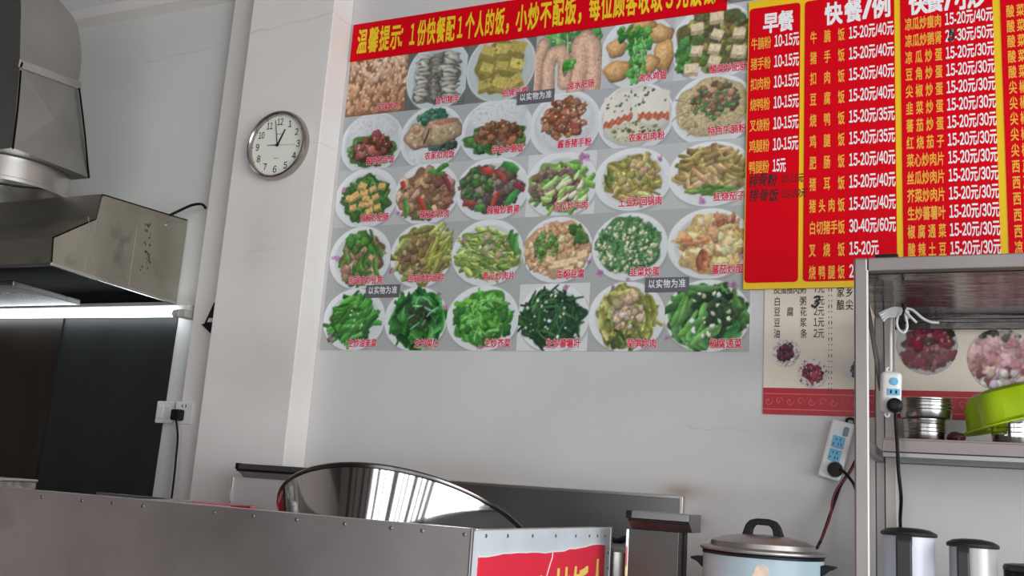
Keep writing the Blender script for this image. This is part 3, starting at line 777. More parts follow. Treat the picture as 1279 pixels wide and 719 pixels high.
            for (x, y, l_, a, cl) in ((.18, .72, 34, 1.4, (76, 140, 50)), (.55, .75, 30, .9, (50, 92, 36)), (.45, .7, 36, 1.0, (178, 52, 40)), (.1, .32, 14, 1.2, (196, 50, 36)), (.82, .35, 30, 1.0, (124, 50, 54)), (.62, .15, 30, .2, (76, 142, 54)), (.72, .08, 24, -.5, (56, 120, 40)), (.4, .9, 26, .1, (80, 96, 50))):
                p.stalk(x * PW, y * PH, l_, 4.4, a, cl, .3)
            p.flower(.06, .8, .04)
        elif c == 2:
            p.base(.48, .48, .42, .38, (74, 64, 56)); p.chunks(90, .48, .48, .42, .37, [(104, 86, 78), (78, 66, 60), (130, 112, 100), (92, 72, 60)], (4, 9)); p.chunks(36, .28, .38, .24, .24, [(52, 92, 40), (76, 118, 54)], (3, 6))
            for (x, y, l_, w_, a, cl) in ((.74, .16, 30, 6, .5, (48, 132, 50)), (.80, .66, 32, 5.5, -.9, (50, 138, 60)), (.42, .2, 20, 5, .3, (188, 52, 48)), (.2, .72, 24, 5, .1, (140, 60, 50)), (.56, .68, 30, 4, -1.2, (170, 60, 50)), (.62, .3, 26, 4, .8, (166, 60, 50)), (.88, .5, 22, 4, .6, (130, 40, 60)), (.35, .8, 18, 6, 0, (66, 130, 52))):
                p.stalk(x * PW, y * PH, l_, w_, a, cl, .3)
            p.flower(.88, .82, .03)
        elif c == 3:
            p.base(.48, .52, .44, .38, (108, 146, 62)); p.flower(.82, .12, .09, (184, 110, 168))
            p.stalks(60, .48, .54, .43, .36, [(112, 164, 60), (94, 148, 50), (146, 186, 92)], (18, 36), (3, 6), -.3, 1.6); p.chunks(60, .42, .5, .36, .28, [(122, 96, 84), (98, 76, 66), (144, 116, 102)], (4, 8))
            p.stalks(16, .55, .6, .36, .3, [(120, 172, 66), (158, 196, 108), (200, 206, 160)], (16, 32), (2.5, 5), -.5, 1.2)
        elif c == 4:
            p.base(.5, .5, .37, .36, (132, 120, 52)); p.stalks(110, .5, .5, .36, .35, [(166, 150, 76), (140, 130, 58), (184, 170, 98), (112, 116, 50), (150, 124, 70)], (9, 26), (1.5, 4.5)); p.chunks(20, .48, .46, .28, .26, [(176, 162, 90), (130, 136, 64), (178, 148, 106)], (4, 8)); p.flower(.85, .22, .04); p.stalks(5, .2, .45, .06, .1, [(96, 116, 44)], (12, 20), (3, 4), 1.4, .8)
        else:
            p.base(.52, .46, .42, .36, (134, 112, 62)); p.stalks(100, .52, .45, .4, .34, [(164, 136, 82), (140, 116, 66), (182, 156, 100), (120, 104, 54)], (14, 32), (2.5, 5.5), .3, 2.2); p.stalks(14, .5, .74, .25, .06, [(70, 116, 42), (96, 136, 52)], (16, 30), (2, 4), -.1, .6); p.flower(.4, .9, .06)
    elif r == 3:
        p = Pic(PW, PH, (150, 154, 152)); p.plate(.5, .5, .5, .5 if c < 3 else .48, well=.82)
        if c == 0:
            p.base(.52, .52, .34, .42, (104, 84, 56)); p.chunks(70, .52, .54, .33, .38, [(158, 124, 96), (130, 98, 74), (182, 148, 120), (140, 118, 80)], (4, 9)); p.stalks(22, .5, .5, .33, .4, [(70, 122, 42), (54, 100, 34), (96, 144, 60)], (16, 34), (2.5, 4.5), 1.4, 1.4); p.chunks(14, .45, .2, .16, .09, [(46, 112, 34), (70, 136, 50)], (5, 10)); p.flower(.08, .48, .06)
        elif c == 1:
            p.base(.52, .5, .44, .42, (118, 114, 48)); p.stalks(100, .52, .48, .43, .4, [(140, 144, 62), (120, 124, 50), (160, 164, 84), (108, 96, 46)], (16, 36), (2, 5), -.4, 1.6); p.chunks(60, .48, .52, .34, .26, [(136, 108, 68), (116, 90, 56), (158, 130, 88)], (4, 8)); p.stalks(16, .78, .4, .16, .34, [(160, 172, 74), (138, 150, 60)], (18, 34), (2, 4), -.9, .8); p.flower(.04, .72, .05)
        elif c == 2:
            p.base(.5, .52, .42, .38, (110, 136, 54)); p.stalks(110, .5, .52, .42, .36, [(150, 172, 76), (126, 154, 62), (176, 190, 106), (96, 126, 48)], (14, 30), (2, 4.5), .25, 1.0); p.stalks(40, .5, .52, .4, .34, [(60, 96, 34), (84, 118, 46)], (10, 24), (.7, 1.2), .25, 1.0); p.chunks(16, .55, .4, .22, .18, [(176, 160, 130), (150, 136, 106)], (3, 6)); p.stalks(3, .86, .42, .04, .1, [(64, 130, 44)], (26, 34), (3.5, 5), 1.4, .4); p.flower(.16, .3, .05)
        elif c == 3:
            p.base(.5, .5, .46, .42, (188, 144, 102), .05); p.chunks(110, .5, .5, .44, .39, [(206, 166, 122), (190, 144, 100), (216, 184, 140), (178, 128, 90)], (3, 7)); p.chunks(50, .34, .46, .16, .22, [(70, 120, 46), (92, 142, 62)], (2.5, 5)); p.chunks(12, .76, .34, .14, .14, [(52, 100, 36), (70, 124, 46)], (5, 9))
            p.cubes([(.48, .74), (.62, .72), (.74, .68), (.4, .66), (.86, .6), (.68, .82)], 7, (206, 172, 126), 1.08); p.flower(.96, .7, .04)
        elif c == 4:
            p.base(.48, .48, .42, .40, (70, 116, 66), .06); p.chunks(190, .48, .48, .42, .38, [(66, 124, 66), (50, 100, 52), (90, 144, 84)], (2, 4.5), 14, .35); p.chunks(110, .45, .5, .40, .36, [(196, 198, 152), (176, 186, 140), (206, 204, 166)], (1.6, 4), 10, .35); p.stalks(70, .48, .48, .42, .38, [(42, 92, 46), (84, 140, 76)], (6, 14), (.8, 1.8)); p.flower(.12, .85, .06); p.flower(.5, .96, .03)
        else:
            p.base(.54, .5, .40, .40, (190, 154, 94)); p.chunks(80, .54, .5, .40, .38, [(208, 184, 118), (194, 168, 100), (214, 198, 142), (200, 160, 96), (176, 116, 74)], (4, 11), 16, .38, (.4, .9), .25, .25); p.chunks(12, .7, .16, .16, .09, [(176, 108, 78), (190, 130, 96)], (4, 8), 14, .35, (.4, .8)); p.stalks(6, .3, .42, .2, .1, [(180, 112, 70), (190, 128, 80)], (12, 24), (2, 4), -.2, .8); p.stalks(6, .42, .76, .06, .12, [(170, 94, 58)], (14, 22), (3, 4.5), 1.5, .5); p.flower(.92, .7, .06)
    else:
        p = Pic(PW, PH, PAPER if c == 3 else (150, 153, 150)); p.plate(.5, .5, .5, .5, well=.82)
        if c == 0:
            p.base(.48, .5, .36, .36, (36, 92, 26)); p.stalks(90, .48, .5, .34, .34, [(58, 142, 38), (40, 112, 28), (84, 164, 60), (30, 84, 22)], (20, 44), (2.5, 5), -.6, 1.8); p.chunks(12, .6, .45, .16, .22, [(160, 210, 150), (130, 190, 120)], (1.4, 3)); p.flower(.16, .8, .06)
        elif c == 1:
            p.base(.54, .52, .42, .42, (26, 82, 28)); p.stalks(90, .54, .52, .40, .40, [(36, 118, 36), (26, 94, 28), (60, 144, 56), (20, 66, 24)], (24, 50), (2.5, 5.5), None, 3.14, swirl=True); p.chunks(24, .56, .45, .18, .18, [(30, 44, 28), (40, 56, 34)], (4, 8)); p.stalks(10, .55, .4, .26, .24, [(110, 176, 130), (90, 160, 96)], (10, 26), (1, 1.8)); p.flower(.94, .32, .05); p.flower(.84, .12, .03, (90, 90, 100))
        elif c == 2:
            p.base(.5, .5, .38, .40, (52, 128, 30)); p.chunks(90, .5, .5, .37, .39, [(66, 154, 38), (48, 126, 36), (96, 178, 62), (40, 104, 34)], (5, 12), 14, .35, (.4, .8)); p.stalks(30, .5, .5, .28, .3, [(110, 190, 84), (40, 108, 32)], (12, 28), (1, 2.2)); p.flower(.5, .95, .05)
        elif c == 3:
            p.base(.48, .52, .42, .40, (26, 62, 34)); p.stalks(190, .48, .52, .40, .37, [(34, 82, 40), (22, 58, 30), (52, 108, 52), (18, 44, 26)], (22, 50), (1, 2.4), swirl=True); p.stalks(16, .12, .56, .1, .06, [(32, 78, 36)], (14, 24), (2, 3), .4, .8); p.chunks(26, .4, .5, .34, .34, [(196, 208, 190), (170, 190, 168)], (1.4, 3)); p.flower(.66, .06, .05)
        elif c == 4:
            p.base(.5, .52, .40, .42, (120, 116, 46)); p.stalks(100, .5, .52, .38, .40, [(150, 150, 68), (124, 124, 52), (168, 168, 88), (94, 108, 44)], (14, 32), (2.5, 5), swirl=True); p.chunks(30, .54, .45, .22, .25, [(186, 160, 134), (160, 132, 106), (200, 178, 152)], (4, 9)); p.stalks(14, .5, .82, .25, .1, [(66, 86, 40), (90, 104, 52)], (14, 28), (2, 4)); p.flower(.3, .08, .04)
        else:
            p.base(.5, .52, .44, .44, (34, 72, 34)); p.stalks(80, .5, .52, .42, .42, [(48, 108, 40), (34, 78, 34), (78, 142, 60), (24, 56, 28)], (20, 48), (2.5, 5.5), swirl=True); p.chunks(26, .62, .42, .2, .24, [(24, 52, 30), (32, 62, 36)], (5, 9)); p.stalks(16, .35, .5, .2, .36, [(92, 160, 66), (70, 136, 54)], (22, 40), (2.5, 4.5), -.9, 1.0); p.chunks(18, .5, .45, .28, .36, [(206, 214, 190), (180, 196, 160)], (2, 4.4)); p.flower(.8, .1, .06); p.flower(.04, .8, .04)
    return p

CAPTIONS = ['风味炸鸡', '白切猪手', '招牌豆腐', '卤水肥肠', '卤水鸡翅', '酸菜炒肥肠',
            '酱香猪手饭', '农家扣肉饭', '特色牛腩饭', '酱香猪手粉', '农家扣肉粉', '特色牛腩粉',
            '辣椒炒肥肠', '辣椒炒扣肉', '辣椒炒鹅肾', '凉瓜炒牛肉', '土豆炒回锅肉', '红烧茄子',
            '回锅肉炒豆角', '回锅肉炒西芹', '青瓜炒肉片', '生焖豆腐', '韭菜炒蛋', '蕃茄炒蛋',
            '生炒油麦菜', '生炒菜心', '生炒芥菜', '生炒蕃薯叶', '莴笋炒肉', '椒腐通菜']
xs = [-2.155, -1.889, -1.634, -1.359, -1.106, -0.849, -0.581]
zs = [2.846, 2.617, 2.397, 2.172, 1.934, 1.705]
poster = thing('photo_poster', 'large poster of thirty dish photos pasted on the white wall', 'poster', (-1.37, 0, 1.705))
MB().box((xs[0], -0.003, zs[-1]), (xs[-1], -0.0004, zs[0] + 0.02)).build('sheet', mat('poster_paper', paint(178, 180, 180), rough=0.4), poster, smooth=0)
wallput = lambda y: (lambda u, v, l: Vector((u, y - l, v)))
for i in range(30):
    r, c = divmod(i, 6)
    d = dish(i).build('dish_photo', wallput(-0.0036), xs[c], xs[c + 1], zs[r + 1], zs[r] + (0.02 if r == 0 else 0), poster, ink)
    cap = CAPTIONS[i]; n = len(cap); cw = 0.0245
    xe = xs[c + 1] - 0.022; xb = xe - n * cw * 1.02; zc = zs[r + 1] + (0.026 if r in (0, 4) else 0.032)
    mb = MB(); write(mb, wallput(-0.0042), cap, xb, xe, zc, 0.030, 0.06, cw)
    mb.build('caption_outline', caption_pink, d, smooth=0)
    mb = MB(); write(mb, wallput(-0.0047), cap, xb, xe, zc, 0.030, 0.020, cw)
    mb.build('caption', caption_red, d, smooth=0)
for (px, py) in ((669, 121), (478, 363.5), (833, 355.5)):
    q = onY(px, py, -0.005)
    nb = MB().box((q.x - 0.072, -0.0060, q.z - 0.024), (q.x + 0.072, -0.0042, q.z + 0.024)).build('notice_strip', mat('notice_dark', paint(84, 82, 86), rough=0.4), poster, smooth=0)
    mb = MB(); write(mb, wallput(-0.0066), '以实物为准', q.x - 0.062, q.x + 0.062, q.z + 0.004, 0.028, 0.014, 0.024)
    mb.build('notice_lettering', mat('notice_ink', paint(196, 196, 200), rough=0.5), nb, smooth=0)

# red banner above the poster ------------------------------------------
banner = thing('notice_banner', 'long red banner with yellow lettering pasted above the dish poster', 'banner', (-1.42, 0, 2.848))
MB().box((-2.157, -0.0085, 2.848), (-0.675, -0.0045, 3.005)).build('banner_strip', red_print, banner, smooth=0)
def xat(px, py, y=0.0): return onY(px, py, y).x
mb = MB()
bz, bh = 2.928, 0.102
segs = [('温馨提示', 448, 502, 36), ('：', 500, 506, 40), ('1份快餐配1个人的饭', 511, 630, 30), ('，', 631, 640, 26), ('小炒不配饭', 645, 720, 15), ('，', 721, 731, 12), ('每位顾客收取3元饭钱', 736, 893, 6), ('。', 889, 897, 4)]
for s_, p0, p1, py in segs:
    x0, x1 = onY(p0, py, -0.009).x, onY(p1, py, -0.009).x
    n = len(s_); cw = (x1 - x0) / n * (0.95 if n > 1 else 1.6)
    write(mb, wallput(-0.0092), s_, x0, x1, bz, bh, 0.024, cw)
mb.build('banner_lettering', banner_gold, banner, smooth=0)

# ------------------------------------------------------------------ red price board
board = thing('price_board', 'big red and yellow menu price board fixed above the steel shelf', 'menu board', (0.1, 0, 1.9))
BZ0, BZ1 = 1.898, 3.02
bl = onY(935, 14, -0.012).x
board_top = [(937, 9.5)]
MB().box((-0.602, -0.012, BZ0), (0.62, -0.0075, 2.862), 0.001).build('board_sheet', yellow_print, board, smooth=0)
def rpanel(name, x0, x1, z0, z1, r_=0.012):
    pts = []
    for (cx_, cz_, a0) in ((x1 - r_, z1 - r_, 0), (x0 + r_, z1 - r_, 90), (x0 + r_, z0 + r_, 180), (x1 - r_, z0 + r_, 270)):
        for k in range(5):
            a = math.radians(a0 + k * 22.5); pts.append(Vector((cx_ + r_ * math.cos(a), -0.0125, cz_ + r_ * math.sin(a))))
    return MB().prism(pts, (0, -0.0012, 0)).build(name, red_print, board, smooth=0)
px_ = [(-0.598, -0.437), (-0.423, -0.157), (-0.140, 0.114), (0.134, 0.40)]
zb1 = 1.918; zt1 = 2.835
panels = [rpanel('red_panel', a, b, zb1, zt1) for a, b in px_]
PY = -0.0142; put = wallput(PY)
def zrow(x, y): return onY(x, y, PY).z
def xc(x, y): return onY(x, y, PY).x
# breakfast
t = MB(); write(t, put, '早餐', xc(953, 26), xc(991.5, 26), zrow(972, 27) , 0.068, 0.034, 0.050); t.build('title_lettering', letter_white, panels[0], smooth=0)
z1, z7 = zrow(951.3, 53.8), zrow(947.8, 208.4)
for i, (s_, pr) in enumerate([('牛腩粉', '10-15元'), ('猪手粉', '10-15元'), ('扣肉粉', '10-15元'), ('烧鸭粉', '10-15元'), ('叉烧粉', '10-15元'), ('鸡腿粉', '10-15元'), ('鸭腿粉', '15元')]):
    n_, p_ = MB(), MB()
    z = z1 + (z7 - z1) * i / 6
    write(n_, put, s_, xc(938, 60), xc(963, 60), z, 0.041, 0.012, 0.0215)
    write(p_, put, pr, xc(967.5, 50), xc(966.5 + (31.5 if len(pr) > 4 else 16.5), 50), z + 0.002, 0.047, 0.022)
    n_.build('dish_lettering', letter_yellow, panels[0], smooth=0); p_.build('price_lettering', letter_white, panels[0], smooth=0)
hw = MB()
for i, (s_, pr, y_) in enumerate([('排骨粉', '10-15元', 225), ('排骨饭', '15-20元', 243.5)]):
    z = zrow(955, y_)
    write(hw, put, s_, xc(935, y_), xc(972 - 2 * (1 - i), y_), z, 0.042, 0.014, 0.030, 0.0001, 0.12, 0.003); write(hw, put, pr, xc(975, y_), xc(1003 + 4 * i, y_), z + 0.001, 0.030, 0.010, None, 0.0001, 0.2)
hw.build('handwriting', ink_black, panels[0], smooth=0)
# rice plates
t = MB()
write(t, put, '快餐', xc(1030, 15), xc(1077, 12), zrow(1053, 15), 0.072, 0.034, 0.054); write(t, put, '/', xc(1078, 10), xc(1088, 10), zrow(1082, 10), 0.080, 0.03); write(t, put, '例', xc(1089, 9), xc(1112, 9), zrow(1100, 8), 0.072, 0.034, 0.056)
t.build('title_lettering', letter_white, panels[1], smooth=0)
rows = [('牛腩饭', '15-20元/40元'), ('猪手饭', '15-20元/40元'), ('扣肉饭', '15-20元/40元'), ('豆腐饭', '15-20元/40元'), ('烧鸭饭', '15-20元/35元'), ('鸡腿饭', '15-20元/35元'), ('肥肠饭', '15-20元/40元'), ('猪耳饭', '15-20元/40元'), ('猪头肉饭', '15-20元/40元'), ('白切猪手饭', '30-40元/60元'), ('叉烧饭', '15-20元'), ('烧鸭腿饭', '20元')]
z1, z12 = zrow(1033.9, 44.8), zrow(1032, 339.7)
for i, (s_, pr) in enumerate(rows):
    n_, p_ = MB(), MB()
    z = z1 + (z12 - z1) * i / 11
    write(n_, put, s_, xc(1012, 46), xc(1055, 46), z, 0.041, 0.018, 0.0205)
    x0 = xc(1060.5, 40); x1 = {12: xc(1116, 35), 11: xc(1116, 35), 6: xc(1095, 35), 3: xc(1080, 35)}.get(len(pr), xc(1116, 35))
    write(p_, put, pr, x0, x1, z + 0.002, 0.047, 0.022)
    n_.build('dish_lettering', letter_yellow, panels[1], smooth=0); p_.build('price_lettering', letter_white, panels[1], smooth=0)
# stir-fries
t = MB(); write(t, put, '快餐', xc(1135, 4), xc(1179, 0), zrow(1157, 2), 0.072, 0.034, 0.054); write(t, put, '/', xc(1180, 0), xc(1189, 0), zrow(1184, -1), 0.080, 0.03); write(t, put, '小炒', xc(1192, -3), xc(1232, -3), zrow(1210, -4), 0.072, 0.034, 0.052)
t.build('title_lettering', letter_white, panels[2], smooth=0)
rows = [('凉瓜炒瘦肉', '15-20元/40元'), ('凉瓜炒鹅肾', '25-30元/50元'), ('凉瓜炒蛋', '15-20元/30元'), ('豆角炒蛋', '15-20元/30元'), ('尖椒炒蛋', '15-20元/30元'), ('韭菜炒蛋', '15-20元/30元'), ('蕃茄炒蛋', '15-20元/30元'), ('红烧茄子', '15-20元/30元'), ('菜心炒肉片', '15-20元/30元'), ('丝瓜炒肉片', '15-20元/30元'), ('芥菜炒肉片', '15-20元/30元'), ('生炒蕃薯叶', '15-20元/30元'), ('椒腐通菜', '15-20元/30元'), ('酸辣土豆', '15-20元/30元')]
z1, z14 = zrow(1153, 28), zrow(1158, 311.3)
for i, (s_, pr) in enumerate(rows):
    n_, p_ = MB(), MB()
    z = z1 + (z14 - z1) * i / 13
    write(n_, put, s_, xc(1130, 28), xc(1176, 26), z, 0.040, 0.02, 0.0205)
    write(p_, put, pr, xc(1180.5, 24), xc(1240, 16), z + 0.002, 0.045, 0.022)
    n_.build('dish_lettering', letter_yellow, panels[2], smooth=0); p_.build('price_lettering', letter_white, panels[2], smooth=0)
hw = MB(); q = onY(1186.5, 45, PY); write(hw, put, '5', q.x - 0.006, q.x + 0.010, q.z + 0.004, 0.046, 0.05, None, 0.0003, 0.15)
hw.build('handwriting', letter_black, panels[2], smooth=0)
z1, z16 = zrow(1262, 13.8), zrow(1275, 309)
for i, s_ in enumerate(['酸菜炒猪肚', '酸菜炒肥肠', '酸菜炒鸭肾', '酸菜炒牛肉', '酸菜炒瘦肉', '尖椒炒猪肚', '尖椒炒肥肠', '尖椒炒鸭肾', '尖椒炒牛肉', '尖椒炒瘦肉', '西芹炒肥肠', '西芹炒鸭肾', '西芹炒牛肉', '西芹炒瘦肉', '西芹炒腊肉', '凉瓜炒牛肉']):
    n_, p_ = MB(), MB()
    z = z1 + (z16 - z1) * i / 15; x0 = xc(1256.5, 14)
    write(n_, put, s_, x0, x0 + 0.128, z, 0.038, 0.02, 0.0215)
    write(p_, put, '15-20元', x0 + 0.136, x0 + 0.225, z + 0.002, 0.045, 0.028)
    n_.build('dish_lettering', letter_yellow, panels[3], smooth=0); p_.build('price_lettering', letter_white, panels[3], smooth=0)

# ------------------------------------------------------------------ old beige menu below the board
old = thing('beige_menu', 'older beige printed menu with a red border, half hidden behind the steel shelf', 'menu board', (0, 0, 1.518))
ox0, ox1, oz0, oz1 = -0.537, 0.62, 1.518, 1.93
PAP = (190, 180, 166)
MB().box((ox0, -0.0035, oz0), (ox1, -0.0004, oz1)).build('menu_sheet', mat('beige_paper', paint(*PAP), rough=0.45, noise=0.03, nscale=3), old, smooth=0)
MB().box((ox0, -0.0045, oz0), (ox1, -0.0035, 1.597)).build('border_band', mat('crimson_print', paint(146, 8, 30), rough=0.4), old, smooth=0)
orn = MB()
zl = (1.597 + oz0) / 2
for zz in (zl - 0.024, zl + 0.022): orn.box((ox0, -0.0052, zz - 0.001), (ox1, -0.0045, zz + 0.001))
x = ox0 + 0.015; k = 0
while x < ox1 - 0.02:
    sgn = 1 if k % 2 else -1
    P_ = [Vector((x + (0.013 - 0.0007 * j) * math.cos(j * 0.5) * (1 - j / 18), -0.0049, zl + sgn * (0.013 - 0.0007 * j) * math.sin(j * 0.5))) for j in range(14)]
    orn.tube(P_, 0.0011, 4, 0); x += 0.031; k += 1
orn.build('scroll_ornament', mat('gold_print', paint(184, 96, 84), rough=0.4), old, smooth=0)
tx = MB(); oput = wallput(-0.0045)
OY = 0
def oz(x_, y_): return onY(x_, y_, -0.004).z
def oxx(x_, y_): return onY(x_, y_, -0.004).x
zr = [oz(985, 361), oz(985, 376), oz(985, 389), oz(985, 402.5), oz(985, 416.3)]
for s_, z, x0, x1 in (('皮蛋瘦肉粥', zr[0], 966, 1007), ('白粥', zr[1], 966.5, 1007.5), ('豆腐花', zr[2], 966.5, 1008), ('豆浆', zr[3], 966.5, 1008), ('油条', zr[4], 966.5, 1008.5)):
    write(tx, oput, s_, oxx(x0, 390), oxx(x1, 390), z, 0.028, 0.004, 0.0205)
for s_, z in zip(('7元', '2元', '2元', '1元', '2元'), zr): write(tx, oput, s_, oxx(1016.5, 390), oxx(1029.5, 390), z + 0.001, 0.029, 0.006)
for s_, x0, y_ in (('家乡', 1045, 364.5), ('酿尖', 1045, 380.5)): write(tx, oput, s_, oxx(x0, 365), oxx(x0 + 21, 365), oz(1055, y_), 0.031, 0.006, 0.0225)
for k in range(19):
    z = oz(1037, 362) - k * (oz(1037, 362) - oz(1038, 486)) / 18
    for dx in (-0.004, 0.004):
        hgt = 0.005 if k % 3 == 0 else 0.002
        tx.box((oxx(1037, 400) + dx - 0.0010, -0.0047, z - hgt), (oxx(1037, 400) + dx + 0.0010, -0.0042, z + hgt))
tx.build('menu_lettering', letter_black, old, smooth=0)
hw = MB(); q = onY(1018.5, 377, -0.0045); write(hw, wallput(-0.0050), '3', q.x - 0.013, q.x + 0.006, q.z + 0.002, 0.042, 0.03, None, 0, 0.3); hw.build('handwriting', letter_black, old, smooth=0)
def bowl(px, py, rpx, kind):
    c_ = onY(px, py, -0.004); r_ = abs(onY(px + rpx, py, -0.004).x - c_.x); 
    p = Pic(80, 80, PAP)
    p.blob(40, 40, 38, 38, 0, (190, 186, 182) if kind != 'meat' else (160, 158, 158), 0.01, .05, 2, .02)
    if kind == 'paste':
        p.chunks(120, .5, .5, .43, .43, [(188, 150, 150), (206, 196, 192), (178, 130, 134)], (1.5, 4)); p.base(.48, .52, .26, .24, (84, 20, 40)); p.chunks(46, .48, .54, .24, .24, [(92, 22, 44), (60, 14, 28), (120, 40, 60), (40, 20, 24)], (3, 7)); p.chunks(8, .6, .32, .16, .1, [(60, 40, 44)], (2, 5))
    elif kind == 'salad':
        p.chunks(90, .5, .5, .44, .44, [(188, 160, 158), (206, 194, 190), (150, 60, 70)], (1.5, 4)); p.base(.5, .5, .30, .28, (130, 26, 44)); p.chunks(60, .5, .5, .29, .27, [(150, 34, 52), (110, 20, 36), (176, 70, 80), (90, 20, 30)], (2.5, 6)); p.chunks(10, .5, .45, .25, .2, [(208, 150, 150)], (1, 3))
    elif kind == 'meat':
        p.base(.5, .52, .40, .34, (88, 50, 52)); p.chunks(50, .5, .62, .38, .26, [(118, 56, 60), (98, 48, 52), (132, 78, 78), (84, 50, 50)], (4, 9), 10, .3, (.5, .9), .2, .2); p.chunks(10, .5, .36, .36, .12, [(70, 46, 44), (40, 30, 30)], (5, 9)); p.chunks(11, .5, .38, .36, .2, [(128, 26, 46), (110, 20, 40)], (7, 10))
        p.chunks(14, .5, .4, .34, .2, [(180, 110, 120)], (1.5, 3))
    elif kind == 'pork':
        p.base(.5, .5, .46, .42, (176, 130, 128)); p.chunks(16, .5, .12, .3, .1, [(70, 84, 66), (50, 60, 50), (176, 176, 166)], (3, 7)); p.chunks(70, .5, .5, .46, .3, [(192, 142, 140), (176, 118, 118), (200, 160, 154), (150, 98, 98)], (4, 11), 10, .38, (.4, .9), .2, .2); p.chunks(30, .5, .75, .4, .12, [(112, 50, 56), (186, 160, 152), (196, 182, 176)], (4, 9))
    else:
        p.base(.7, .55, .32, .36, (60, 56, 40)); p.chunks(40, .7, .55, .3, .34, [(56, 60, 40), (84, 80, 60), (36, 36, 28)], (3, 7))
    p.build('bowl_photo', wallput(-0.0042 - 0.0002 * ('paste', 'salad', 'dark', 'meat', 'pork').index(kind)), c_.x - r_, c_.x + r_, c_.z - r_ * 1.06, c_.z + r_ * 1.06, old, ink, True)
bowl(981.5, 439.5, 19.5, 'paste'); bowl(1015, 465.5, 20.5, 'salad'); bowl(1066, 460, 15, 'dark'); bowl(1158, 431, 41, 'meat'); bowl(1250, 449, 45, 'pork')

# ------------------------------------------------------------------ serving counter
KX, KY, KZ = -0.9074, -1.1559, 1.165
ke = -0.277
counter = thing('serving_counter', 'stainless steel serving counter in the foreground with screwed sheet panels', 'counter', (-2.6, -0.8, 0))
MB().box((-4.6, KY, 0.06), (KX - 0.0005, KY + 0.02, KZ), 0.002).build('front_panel', counter_steel, counter, smooth=0)
MB().box((KX - 0.02, KY + 0.0005, 0.06), (KX, ke, KZ - 0.004), 0.002).build('end_panel', mat('counter_end_steel', (0.84, 0.90, 0.96), rough=0.42, metal=0.35, noise=0.08, nscale=6, bump=0.05, bscale=6), counter, smooth=0)  # pale blue base colour carries the bright sky reflection of the end panel
ct = MB(); ct.box((-4.6, KY + 0.02, KZ - 0.010), (KX - 0.02, KY + 0.05, KZ - 0.001), 0.001); ct.box((KX - 0.05, KY + 0.05, KZ - 0.012), (KX - 0.02, ke, KZ - 0.005), 0.001)
ct.box((KX - 0.004, KY - 0.0015, 0.06), (KX + 0.0015, KY + 0.008, KZ + 0.001), 0.001)
ct.box((KX - 0.012, ke, 0.06), (KX + 0.004, ke + 0.018, KZ - 0.003), 0.002)
ct.build('edge_flange', steel, counter, smooth=0)
MB().box((-4.55, KY + 0.03, 0.0), (KX - 0.03, ke - 0.02, 0.06)).build('plinth', black, counter, smooth=0)
sc = None
def screw(p, axis):
    M_ = Matrix.Translation(p) @ (Matrix.Rotation(PI / 2, 4, 'X') if axis == 'y' else Matrix.Rotation(PI / 2, 4, 'Y'))
    MB().lathe([(0.0045, 0), (0.004, 0.0015), (0.0016, 0.002), (0.0012, 0.0012), (0, 0.0012)], M_, 12).build('screw', dark_steel, counter)
for px in (52, 102, 140, 178, 267, 316, 370, 430, 488, 527, 580):
    py = 608 + (660 - 608) * px / 590 + 8; screw(onY(px, py, KY - 0.0002), 'y')
for px in (607, 634, 665, 694, 719, 736, 746, 755):
    p_ = onX(px, 669, KX); screw(p_, 'x')
for py in (690, 709): screw(onX(759.5, py, KX + 0.004), 'x')
# scuffs hammered into the front sheet
# red sign stuck on the counter end
sg = thing('counter_sign', 'red paper sign with yellow lettering stuck on the counter end', 'sign', (KX, -0.7, 0.5))
c1, c2 = onX(598, 696, KX + 0.002), onX(756, 681, KX + 0.002)
edge = []
for k in range(21):
    t_ = k / 20; p = c1.lerp(c2, t_); p.z += random.uniform(-0.0022, 0.0022) + 0.004 * math.sin(t_ * 9); edge.append(p)
poly = edge + [Vector((KX + 0.002, c2.y, 0.42)), Vector((KX + 0.002, c1.y, 0.42))]
sign_red = mat('sign_red', paint(192, 34, 56), rough=0.5, noise=0.05, nscale=3)
MB().prism(poly, (-0.0017, 0, 0)).build('sign_sheet', sign_red, sg, smooth=0)
tear = MB()
tear.tube([p + Vector((0.0006, 0, 0.0008)) for p in edge], 0.0017, 5, 0)
tp = [onX(px, py, KX + 0.0026) for px, py in ((690.5, 687), (690, 695), (687.5, 703), (684, 715), (680, 730))]
tear.tube(tp, 0.0013, 5, 3)
tear.build('torn_edge', letter_white, sg, smooth=0)
sput = lambda u, v, l: Vector((KX + 0.0026 + l, u, v))
st = MB()
chars = [('快', 632, 664), ('餐', 668, 690), ('饭', 694, 720), ('人', 726, 752)]
top = onX(740, 708, KX + 0.0026).z
for s_, p0, p1 in (('快', 640, 668), ('餐', 668, 691), ('炒', 691, 714), ('饭', 714, 735), ('人', 736, 754)):
    y0, y1 = onX(p0, 712, KX).y, onX(p1, 712, KX).y
    write(st, sput, s_, y0, y1, top - 0.058 + (0.012 if s_ == '人' else 0) - (0.012 if p0 < 690 else 0), 0.125, 0.03, (y1 - y0) * 0.98)
st.build('sign_lettering', mat('sign_yellow', paint(226, 186, 90), rough=0.5), sg, smooth=0)

RTOP = 0.70
